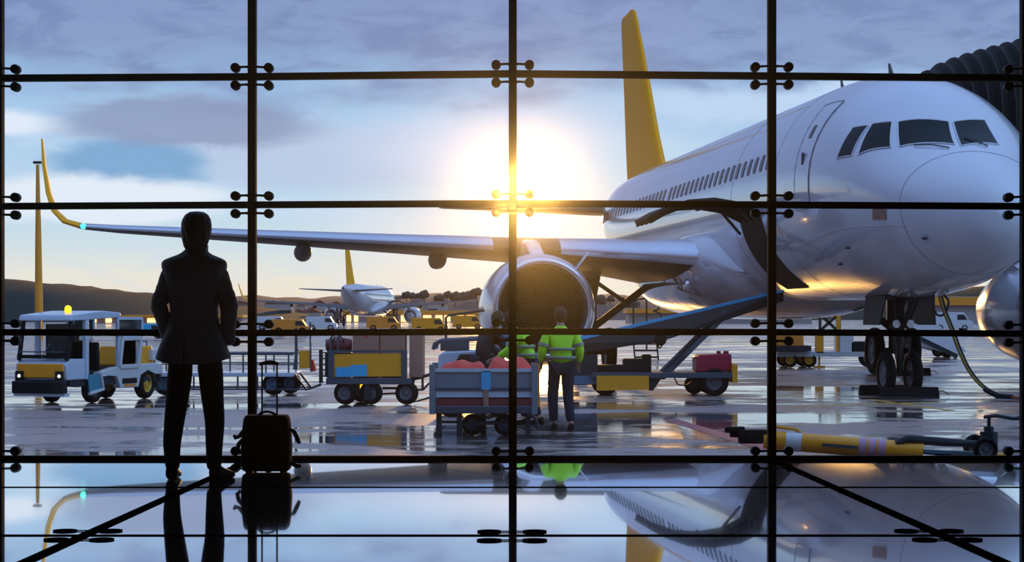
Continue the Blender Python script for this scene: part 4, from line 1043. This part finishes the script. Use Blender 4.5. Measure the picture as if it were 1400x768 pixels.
# near cart with red covers
d3, q = frontal('baggage_cart', 'grey-sided baggage cart with red covers close to the centre mullion', 'baggage cart', 660, 598)
L0, L1 = q(588, 0).x, q(733, 0).x
b = MB(); b.box(((L0+L1)/2, .45, q(0, 560).z), (L1-L0, .95, .09)); b.build('deck', 'steel_blue', d3, bevel=.01)
for ya, yb, m_ in ((508, 530, 'cart_grey'), (534, 543, 'blue_white'), (545, 556, 'cart_maroon')):
    MB().prism([q(596, ya), q(727, ya), q(727, yb), q(596, yb)], (0, .03, 0)).build('side_board', m_, d3)
MB().bar(q(592, 506), q(730, 506), .04).build('top_rail', 'blue_white', d3); MB().bar(q(592, 532), q(730, 532), .03).build('mid_rail', 'steel_blue', d3)
for px in (591, 731):
    for dy in (0, .9): MB().bar(q(px, 566, dy), q(px, 498, dy), .07).build('corner_post', 'cart_grey', d3)
MB().prism([q(658, 507, -.02), q(671, 507, -.02), q(671, 532, -.02), q(658, 532, -.02)], (0, .015, 0)).build('blue_strap', 'cyan_paint', d3)
MB().prism([q(661, 532, -.02), q(668, 532, -.02), q(668, 558, -.02), q(661, 558, -.02)], (0, .015, 0)).build('brown_strap', 'cardboard', d3)
MB().prism([q(728, 497, -.02), q(738, 497, -.02), q(738, 556, -.02), q(728, 556, -.02)], (0, .02, 0)).build('end_marker', 'orange_paint', d3)
for px, dy in ((600, .05), (628, .05), (660, .5), (700, .05), (722, .05)):
    MB().bar(q(px, 597.5, dy), q(px, 560, dy), .065).build('support_leg', 'steel_dark', d3)
b = MB(); b.bar(q(600, 577, .05), q(630, 577, .05), .03); b.bar(q(630, 580, .1), q(722, 577, .1), .04); b.tube([q(722, 565), q(732, 572), q(736, 586)], .025, 6); b.build('brace', 'steel_dark', d3)
for px in (645, 690): wheel(d3, (q(px, 0).x, .45, .13), .13, .1, (0, 1, 0), 'cyan_paint' if False else 'hub_blue')
# crumpled red covers
def crumple(px0, px1, py0, py1, dy, label):
    a, c = q(px0, py1, dy), q(px1, py0, dy); o = d3.location+Vector(((a.x+c.x)/2, dy, a.z)); t_ = []
    w_, h_ = c.x-a.x, c.z-a.z; random.seed(int(px0))
    n = 20; rr = []
    for i in range(13):
        v = i/12; row = []
        for k_ in range(n+1):
            u = k_/n; e = min(1, 6*min(u, 1-u))*min(1, 5*min(v, 1-v)); row.append(Vector((-w_/2+w_*u, -.35+.75*v, e**.5*h_*(.72+.28*math.sin(u*9+v*5+px0)*math.cos(v*7-u*4)))))
        rr.append(row)
    m_ = MB().grid(rr); base_ = [Vector((p.x, p.y, 0)) for p in (rr[0][0], rr[0][-1], rr[-1][-1], rr[-1][0])]; m_.add(base_, [(0, 1, 2, 3)])
    ob = m_.build('cloth_cover', 'red_cloth', None, sharp=80); ob.location = o; return tag(ob, label, 'cover')
crumple(600, 664, 493, 507, .42, 'flat red cover on the left half of the grey-sided cart')
crumple(666, 728, 488, 507, .42, 'heaped red cover on the right half of the grey-sided cart')
fillb = MB(); fillb.box(((L0+L1)/2, .45, (q(0, 556).z+q(0, 508).z)/2), (L1-L0-.2, .8, q(0, 508).z-q(0, 556).z)); fillb.build('load_box', 'steel_dark', d3)

# white tractor with dark windscreen behind it
tt, q = frontal('baggage_tractor', 'low white baggage tractor with a roof bar behind the red-covered cart', 'airport tractor', 648, 570)
b = MB(); b.prism([q(599, 505), q(599, 486), q(606, 481), q(655, 479), q(690, 482), q(690, 545), q(600, 545)], (0, 1.1, 0)); b.build('hood', 'blue_white', tt, bevel=.02)
b = MB(); b.prism([q(621, 497, -.02), q(629, 484, -.02), q(664, 484, -.02), q(668, 497, -.02)], (0, .05, 0)); b.build('side_window', 'window_glass_dark', tt)
b = MB(); b.tube([q(592, 478, .1), q(594, 470, .1), q(602, 466, .1), q(698, 461, .1)], .03, 8); b.tube([q(592, 478, 1.0), q(594, 470, 1.0), q(602, 466, 1.0), q(698, 461, 1.0)], .03, 8); b.tube([q(698, 461, .1), q(698, 461, 1.0)], .03, 8); b.build('roof_bar', 'steel_blue', tt)
b = MB(); b.tube([q(609, 466, .2), q(609, 434, .2), q(613, 431, .2), q(662, 424, .2)], .018, 6); b.build('hand_rail', 'steel_dark', tt)
b = MB(); b.prism([q(601, 480, .3), q(601, 466, .3), q(640, 464, .3), q(640, 480, .3)], (0, .5, 0)); b.build('canopy_post', 'steel_blue', tt)
for px in (618, 678):
    for dy in (.05, 1.05): wheel(tt, (q(px, 0).x, dy, .27), .27, .16, (0, 1, 0))

# belt loader
bl, q = frontal('belt_loader', 'belt loader with a long raised conveyor reaching into the cargo hold', 'belt loader', 900, 541)
def boom(ya, yb, dy): return [q(768, 472+ya, dy), q(906, 445+ya, dy), q(1105, 391+ya, dy+1.6), q(1105, 391+yb, dy+1.6), q(906, 445+yb, dy), q(768, 472+yb, dy)]
def boomside(dy):
    return [q(768, 469, dy), q(1088, 396, dy+1.7), q(1088, 411, dy+1.7), q(905, 466, dy), q(768, 486, dy)]
for dy in (-.1, .85):
    MB().prism(boomside(dy), (0, .06, 0)).build('conveyor_side', 'tug_black', bl)
    p0, p1 = q(768, 469, dy-.03), q(1088, 396, dy+1.67); MB().bar(p0, p1, .04).build('edge_strip', 'cyan_paint', bl)
MB().grid([[q(768, 470, -.06), q(768, 470, .87)], [q(1088, 397, 1.62), q(1088, 397, 2.55)]]).build('belt', 'belt_rubber', bl, solid=.03)
for px, py in ((902, 464),):
    MB().cyl(q(px, py, -.2), q(px, py, .95), .11, n=18).build('roller', 'tug_black', bl)
MB().bar(q(905, 516, .1), q(1000, 428, .9), .10).build('lift_strut', 'steel_blue', bl); MB().bar(q(905, 516, .8), q(1000, 428, 1.5), .10).build('lift_strut', 'steel_blue', bl)
b = MB(); b.box(((q(808, 0).x+q(1002, 0).x)/2, .4, q(0, 512.5).z), (q(1002, 0).x-q(808, 0).x, 1.2, .10)); b.build('chassis', 'steel_blue', bl, bevel=.01)
b = MB(); b.prism([q(815, 513, -.24), q(886, 513, -.24), q(886, 532, -.24), q(815, 533, -.24)], (0, .04, 0)); b.build('side_panel', 'panel_yellow', bl)
b = MB(); b.box((q(1003, 0).x, .4, q(0, 510).z), (.09, 1.25, .32)); b.build('rear_marker', 'panel_yellow', bl)
b = MB(); b.prism([q(952, 508, .0), q(952, 488, .0), q(958, 485, .0), q(1000, 484, .0), q(1001, 507, .0)], (0, .8, 0)); b.build('engine_box', 'red_box', bl, bevel=.015)
b = MB(); b.cyl(q(985, 484, .3), q(985, 480, .3), .04); b.cyl(q(995, 484, .3), q(995, 480, .3), .05); b.build('filler_cap', 'red_box', bl)
b = MB(); b.box(q(842, 505, .3), (.7, .6, .16)); b.box(q(872, 500, .3), (.5, .5, .25)); b.box(q(885, 497, .3), (.16, .4, .32)); b.build('power_unit', 'tug_black', bl, bevel=.02)
b = MB(); b.box(q(800, 505, .3), (.45, .7, .55)); b.build('control_box', 'steel_dark', bl, bevel=.02); MB().box(q(800, 519, -.06), (.4, .05, .15)).build('control_panel', 'hub_blue', bl)
b = MB(); b.prism([q(886, 515, -.1), q(905, 515, -.1), q(892, 534, -.1), q(886, 533, -.1)], (0, .1, 0)); b.build('jack_foot', 'steel_dark', bl)
for dy in (-.02, .85): wheel(bl, (q(977, 0).x, dy, .25), .25, .16, (.25, 1, 0)); wheel(bl, (q(828, 0).x, dy+.1, .22), .22, .16, (.25, 1, 0)); 
wheel(bl, (q(955, 0).x, .85, .18), .18, .14, (.25, 1, 0))
b = MB(); b.tube([q(922, 516), q(927, 526), q(938, 527), q(950, 519)], .015, 6); b.tube([q(900, 466), q(899, 472), q(902, 476), q(905, 472), q(904, 466)], .018, 6); b.build('hydraulic_hose', 'tug_black', bl)

# steps/railing under the wing
rl, q = frontal('service_steps', 'thin railed service steps standing under the wing root', 'steps', 885, 492)
b = MB(); b.tube([q(866, 460), q(866, 412), q(872, 409), q(898, 406), q(903, 412), q(900, 423), q(893, 425)], .03, 6); b.tube([q(893, 425), q(903, 428), q(905, 440), q(898, 446), q(868, 444)], .03, 6); b.tube([q(884, 480), q(884, 408)], .03, 6); b.build('railing', 'gear_metal', rl)
b = MB(); 
for i in range(4): b.box(q(884, 488-i*9, .3*i), (.8, .3, .06))
b.bar(q(868, 491), q(868, 452, 1.2), .05); b.bar(q(900, 491), q(900, 452, 1.2), .05); b.build('tread', 'gear_metal', rl)

# service truck on the right
gp, q = frontal('service_truck', 'small flatbed service truck with yellow wheel hubs left of the nose gear', 'truck', 1125, 502)
b = MB(); b.box(((q(1062, 0).x+q(1190, 0).x)/2, .6, q(0, 484).z), (q(1190, 0).x-q(1062, 0).x, 1.5, .14)); b.build('chassis', 'gear_white', gp)
MB().box(q(1080, 468, .5), (.75, 1.2, .42)).build('generator', 'orange_paint', gp, bevel=.03)
MB().box(q(1082, 476, .2), (1.0, 1.2, .16)).build('generator_base', 'steel_dark', gp)
MB().box(q(1157, 470, .4), (.4, 1.0, .62)).build('cabinet', 'cream_white', gp, bevel=.02)
MB().box(q(1176, 475, .4), (.55, 1.0, .34)).build('tool_locker', 'tug_black', gp, bevel=.02)
b = MB(); b.bar(q(1121, 452), q(1145, 430), .08); b.bar(q(1121, 430), q(1145, 452), .08); b.bar(q(1121, 452), q(1121, 428), .07); b.bar(q(1147, 452), q(1147, 426), .10); b.bar(q(1119, 452), q(1149, 452), .07); b.build('scissor_frame', 'gear_metal', gp)
b = MB(); b.bar(q(1146, 482), q(1146, 428), .12); b.box(q(1120, 470), (.2, .3, .5)); b.build('yellow_mast', 'panel_yellow', gp)
b = MB(); b.bar(q(1120, 500), q(1120, 470), .05); b.bar(q(1112, 501), q(1128, 501), .05); b.build('jack_leg', 'panel_yellow', gp)
b = MB(); b.bar(q(1064, 480), q(1064, 455), .05); b.bar(q(1064, 455), q(1098, 455), .04); b.build('guard_rail', 'gear_metal', gp)
for px in (1080, 1106):
    for dy in (-.05, 1.2): wheel(gp, (q(px, 0).x, dy, .21), .21, .16, (.2, 1, 0), 'hub_yellow')
wheel(gp, (q(1188, 0).x, 0, .3), .3, .2, (.2, 1, 0))

# passenger steps in white, behind the nose gear
ps, q = frontal('passenger_steps', 'white-sided mobile passenger steps behind the nose gear to the right', 'steps', 1272, 489)
b = MB(); b.prism([q(1236, 455), q(1262, 425), q(1322, 480), q(1306, 486), q(1250, 470)], (0, .08, 0)); b.build('side_panel', 'white_paint', ps)
b = MB(); b.prism([q(1236, 455, 1.6), q(1262, 425, 1.6), q(1322, 480, 1.6), q(1306, 486, 1.6), q(1250, 470, 1.6)], (0, .08, 0)); b.build('side_panel', 'white_paint', ps)
b = MB(); b.bar(q(1236, 452, -.05), q(1308, 487, -.05), .14); b.bar(q(1236, 452, 1.7), q(1308, 487, 1.7), .14); b.build('stringer', 'steel_dark', ps)
b = MB()
for i in range(9): t_ = i/8; b.box(q(1262+50*t_, 440+40*t_, .8), (.35, 1.5, .05))
b.build('tread', 'gear_metal', ps)
for px in (1250, 1296): 
    for dy in (.1, 1.6): wheel(ps, (q(px, 0).x, dy, .2), .2, .14, (0, 1, 0))
MB().bar(q(1250, 470, .1), q(1250, 486, .1), .1).build('support_post', 'steel_dark', ps)

# ground power cables under the nose
n0 = L2W(-.12, 3.6, 1.95)
for i, (off, m_, lab) in enumerate(((0, 'hose_yellow', 'long yellowish ground cable curving from the nose down to the apron at right'), (.12, 'steel_dark', 'short dark looped cable under the nose beside the long yellowish cable'))):
    Yc = n0.y
    if i == 0: pts = [(1284, 404, Yc), (1290, 425, Yc), (1300, 450, Yc), (1311, 480, Yc+.2), (1325, 508, Yc+.4), (1346, 531, 34.2), (1375, 545, 33.9), (1402, 551, 33.0), (1440, 556, 31.5)]
    else: pts = [(1277, 402, Yc), (1277, 422, Yc), (1283, 431, Yc), (1292, 428, Yc), (1297, 412, Yc), (1290, 403, Yc)]
    path = []
    P_ = [P(*p) for p in pts]
    for a, b_ in zip(range(len(P_)-1), range(1, len(P_))):
        p0, p1, p2, p3 = P_[max(a-1, 0)], P_[a], P_[b_], P_[min(b_+1, len(P_)-1)]
        for k_ in range(6):
            t = k_/6; path.append(.5*((2*p1)+(p2-p0)*t+(2*p0-5*p1+4*p2-p3)*t*t+(3*p1-p0-3*p2+p3)*t**3))
    path.append(P_[-1])
    for p in path: p.z = max(p.z, GZ+.03)
    t_ = thing('ground_cable', lab, 'cable', P_[0])
    if i == 0:
        k2 = len(path)*6//8; loc = lambda L_: [p-P_[0] for p in L_]
        MB().tube(loc(path[:k2]), .024, 8).build('cable', m_, t_); MB().tube(loc([p+Vector((.07, .1, 0)) for p in path[:k2]]), .018, 8).build('cable', 'steel_dark', t_)
        MB().tube(loc(path[k2-6:k2+3]), .05, 8).build('plug', 'steel_dark', t_); MB().tube(loc(path[k2+2:]), .024, 8).build('extension', 'hose_red', t_)
    else: MB().tube([p-P_[0] for p in path], .02, 8).build('cable', m_, t_)

# tow bar in front, lying on the apron
tb, q = frontal('aircraft_towbar', 'thick yellow aircraft tow bar lying across the wet apron at lower right', 'tow bar', 1200, 628)
A, B_ = q(1050, 603, .3), q(1262, 618, 0)
def on(t): return A.lerp(B_, t)
MB().cyl(A, B_, .095, n=24).build('bar', 'towbar_yellow', tb)
MB().cyl(on(.14), on(.24), .098, n=24).build('pale_band', 'white_paint', tb)
for a_, b_ in ((.60, .645), (.66, .705), (.72, .765)): MB().cyl(on(a_), on(b_), .099, n=24).build('pink_band', 'band_pink', tb)
MB().bar(on(.36)+Vector((0, -.10, 0)), on(.58)+Vector((0, -.10, 0)), .03).build('grip_bar', 'steel_blue', tb)
MB().tube([on(.02)+Vector((0, 0, .09)), on(.05)+Vector((0, 0, .14)), on(.2)+Vector((0, 0, .13)), on(.24)+Vector((0, 0, .09))], .02, 6).build('lift_handle', 'towbar_yellow', tb)
b = MB(); b.box(A+Vector((-.12, 0, .03)), (.28, .16, .14)); b.cyl(A+Vector((-.35, 0, .06)), A+Vector((-.2, 0, .06)), .04); b.box(A+Vector((-.3, 0, .1)), (.2, .12, .06)); b.build('coupling', 'tyre', tb, bevel=.01)
b = MB(); b.tube([q(1225, 606, 0), q(1240, 600, 0), q(1290, 604, 0), q(1345, 607, 0)], [.03, .045, .045, .03], 8); b.bar(q(1255, 617, 0), q(1370, 624, 0), .05); b.build('axle_frame', 'steel_dark', tb)
MB().bar(q(1262, 616, -.05), q(1345, 620, -.05), .035).build('blue_rod', 'hub_blue', tb)
MB().cyl(q(1300, 622, 0), q(1372, 625, 0), .05, n=16).build('extension_bar', 'towbar_yellow', tb)
b = MB(); b.cyl(q(1352, 617, 0), q(1352, 590, 0), .09, n=14); b.cyl(q(1352, 590, 0), q(1352, 583, 0), .05, n=14); b.tube([q(1345, 570, 0), q(1362, 568, 0), q(1385, 572, 0), q(1396, 571, 0)], .02, 6); b.bar(q(1352, 590, 0), q(1352, 569, 0), .03); b.build('jack', 'steel_dark', tb)
for dy in (-.22, .22): wheel(tb, (q(1340, 0).x, dy, .12), .12, .09, (0, 1, 0)); 

# painted apron lines
def gline(a, c, wd, m_):
    d = (c-a).normalized(); n = Vector((-d.y, d.x, 0))*wd/2; z = Vector((0, 0, .004))
    b = MB(); b.prism([a-n, c-n, c+n, a+n], z); return struct(b.build('ground_line', m_))
gline(G(915, 573), G(1060, 617), .22, 'line_red')
gline(G(1080, 556), G(1290, 549), .12, 'line_yellow'); gline(G(1190, 546), G(1300, 561), .12, 'line_yellow')
gline(G(130, 470), G(1300, 468), .8, 'line_yellow')

# ------------------------------------------------------------------ distance
# lamp mast behind the wing tip
mt, q = frontal('lamp_mast', 'tall thin yellow mast rising behind the wing tip at far left', 'mast', 53, 464)
MB().tube([q(53.5, 464), q(52.5, 330), q(51.5, 225)], [.27, .2, .10], 14).build('pole', 'fascia_orange', mt)
MB().box(q(51.5, 222), (.5, .3, .15)).build('lamp_head', 'steel_dark', mt)

def ridge(name, pts, Y, depth, m_, seed, amp):
    random.seed(seed); b = MB(); rr = []
    xs = []
    for (xa, ya), (xb, yb) in zip(pts[:-1], pts[1:]):
        k_ = max(2, int((xb-xa)/12))
        for i in range(k_): t = i/k_; xs.append((xa+(xb-xa)*t, ya+(yb-ya)*t))
    xs.append(pts[-1])
    for v, hf in ((-1, 0), (-.75, .35), (-.45, .7), (-.15, .95), (0, 1), (.4, .8), (1, 0)):
        row = []
        for i, (x, y) in enumerate(xs):
            p = P(x, y, Y); g_ = GZ-.5; jit = amp*(math.sin(i*1.7+v*3)+math.sin(i*.61+1))*.5*(1 if 0 < hf else 0)
            row.append(Vector((p.x, Y+v*depth+math.sin(i*.4)*depth*.08, g_+(p.z-g_)*hf+jit*hf)))
        rr.append(row)
    b.grid(rr); return struct(b.build(name, m_, sharp=80))
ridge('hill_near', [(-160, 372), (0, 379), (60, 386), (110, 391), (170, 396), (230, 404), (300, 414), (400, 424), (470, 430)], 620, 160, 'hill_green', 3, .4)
ridge('hill_far', [(200, 408), (290, 405), (420, 406), (520, 404), (600, 402), (670, 397), (760, 398), (850, 402), (900, 408), (1000, 420)], 900, 200, 'hill_brown', 5, .8)
ridge('hill_right', [(860, 416), (1000, 414), (1200, 406), (1400, 385), (1560, 380)], 850, 150, 'hill_green', 8, .5)

# round-topped trees on the far ridge
random.seed(21)
def tree(px, pyt, Y, s, label):
    g_ = P(px, 418, Y); t = thing('tree', label, 'tree', (g_.x, Y, GZ), 0, 'round-topped trees on the skyline right of the distant airliner')
    top = P(px, pyt, Y).z-GZ
    c = MB().ball((0, 0, top-s), s, 14, 10, (1.0+random.random()*.5, 1, 1))
    for v in c.v:
        n_ = math.sin(v.x*1.3+px)*math.cos(v.y*1.1+v.z*1.7); v.x *= 1+.10*n_; v.z += .12*s*math.sin(v.x*2+v.y)
    for _ in range(3): c.ball((random.uniform(-s, s), random.uniform(-s, s)*.5, top-s*1.4), s*.6, 10, 8)
    c.build('crown', 'tree_brown', t, sharp=80); MB().cyl((0, 0, 0), (0, 0, top-s), s*.12, n=8).build('trunk', 'gear_metal', t)
for i, (px, py) in enumerate([(523, 400), (531, 398), (548, 402), (556, 398), (563, 400), (576, 398), (580, 396), (600, 400), (612, 398), (622, 397), (632, 397), (644, 395), (652, 394), (661, 394), (671, 396), (820, 402), (835, 404), (850, 406), (865, 408)]):
    tree(px, py+random.uniform(-1, 2), 780+(i%3)*22, random.uniform(1.3, 2.4), 'brown round-topped tree on the skyline '+('between the distant airliner and the engine' if px < 690 else 'under the wing root, right of the landing gear'))
# hillside houses
random.seed(11)
def house(px, py, Y, w_, h_, m_):
    where = 'left of the second mullion' if px < 345 else 'between the second mullion and the distant airliner' if px < 470 else 'below the skyline trees'
    p = P(px, py, Y); t = thing('house', 'small red-roofed house on the far hillside '+where, 'house', (p.x, Y, GZ), 0, 'small houses on the far hillside '+where)
    zt = p.z-GZ; MB().box((0, 0, zt-h_*.5), (w_, w_*.7, h_)).build('wall', m_, t)
    b = MB(); b.prism([(-w_*.55, -w_*.4, zt), (w_*.55, -w_*.4, zt), (0, -w_*.4, zt+h_*.4)], (0, w_*.8, 0)); b.build('roof', 'roof_red', t)
    MB().box((0, 0, (zt-h_)/2), (w_*.9, w_*.6, max(.1, zt-h_))).build('foundation', 'hill_brown', t)
spots = []
while len(spots) < 56:
    px = random.choice([random.uniform(215, 440), random.uniform(330, 670), random.uniform(120, 330)]); py = random.uniform(413, 428) if px > 260 else random.uniform(422, 430)
    Y = random.uniform(560, 720); p = P(px, py, Y)
    if all((p-s_).xy.length > 8.5 for s_ in spots):
        spots.append(p); house(px, py, Y, random.uniform(2.5, 6), random.uniform(1.2, 3), random.choice(['house_wall', 'house_pale', 'terminal_wall']))
# long low terminal with an orange fascia
def terminal(x0, x1, pyg, pyt, label, seedv, wins=True):
    o = G((x0+x1)/2, pyg); t = thing('terminal_building', label, 'building', o)
    def q(x, y, dy=0.0): p = P(x, y, o.y)-o; return Vector((p.x, dy, p.z))
    MB().box(((q(x0, 0).x+q(x1, 0).x)/2, 6, q(0, pyt).z/2), (q(x1, 0).x-q(x0, 0).x, 12, q(0, pyt).z)).build('wall', 'terminal_wall', t)
    MB().box(((q(x0, 0).x+q(x1, 0).x)/2, 5, q(0, pyt).z*.82), (q(x1, 0).x-q(x0, 0).x+1, 12.6, q(0, pyt).z*.30)).build('fascia', 'fascia_orange', t)
    random.seed(seedv); 
    if wins:
        x = x0+4
        while x < x1-8:
            w_ = random.uniform(4, 12)
            if random.random() < .7: MB().prism([q(x, pyg-1.2, -.1), q(x+w_, pyg-1.2, -.1), q(x+w_, pyt+(pyg-pyt)*.42, -.1), q(x, pyt+(pyg-pyt)*.42, -.1)], (0, .05, 0)).build('window', 'lit_window', t)
            x += w_+random.uniform(2, 8)
terminal(470, 676, 440.5, 424, 'long low terminal with lit windows below the skyline trees', 4)
terminal(860, 1110, 442, 421, 'long low building with an orange fascia seen under the wing root', 9, False)
terminal(1265, 1450, 442, 405, 'terminal building with an orange band at the right edge', 13, False)
terminal(90, 330, 442, 430, 'low orange-banded building behind the tow tractor', 17)
# vans and containers parked far across the apron
def van(px, pyg, L, H, m_, label, rz=0):
    o = G(px, pyg); t = thing('van', label, 'van', o, rz)
    b = MB(); b.prism([(-L/2, -H*.4, .25), (-L/2, -H*.4, H), (L*.28, -H*.4, H), (L*.40, -H*.4, H*.58), (L/2, -H*.4, H*.5), (L/2, -H*.4, .25)], (0, H*.8, 0)); b.build('van_body', m_, t, bevel=.04)
    b = MB(); b.prism([(L*.12, -H*.41, H*.60), (L*.12, -H*.41, H*.88), (L*.28, -H*.41, H*.88), (L*.37, -H*.41, H*.60)], (0, H*.82, 0)); b.build('cab_window', 'window_glass_dark', t)
    for x in (-L*.3, L*.3):
        for y in (-H*.36, H*.36): wheel(t, (x, y, .3), .3, .2, (0, 1, 0))
    MB().box((L/2+.01, H*.25, H*.36), (.03, .2, .14)).build('headlight', 'headlight', t); MB().box((L/2+.01, -H*.25, H*.36), (.03, .2, .14)).build('headlight', 'headlight', t)
for args in ((588, 456, 3.0, 1.3, 'tug_yellow', 'yellow van far behind the carton-laden dolly'), (640, 450, 3.4, 1.5, 'tug_yellow', 'yellow van parked furthest off, left of the engine'),
             (398, 458, 3.0, 1.2, 'orange_paint', 'orange van right of the second mullion on the far apron'), (372, 452, 3.2, 1.4, 'white_paint', 'white van on the far apron under the distant wing'),
             (203, 462, 2.2, .95, 'cyan_paint', 'small blue van between the tow tractor and the person in the suit'), (440, 452, 3, 1.4, 'white_paint', 'white van left of the distant airliner tail'),
             (525, 452, 3.4, 1.4, 'orange_paint', 'orange van right of the distant airliner tail'), (955, 452, 3.6, 1.3, 'orange_paint', 'orange van seen beneath the conveyor'),
             (1300, 452, 4, 1.8, 'white_paint', 'white van beyond the passenger steps')):
    van(*args)
hz = MB().box((0, 7.2, 2.25), (17.4, 14.6, 4.2)).build('glow_haze', 'glow_haze'); tag(hz, 'thin haze added in the hall to spread the sun glow', None, None, 'stuff')  # scatter volume added to spread the sun's glow over the frames
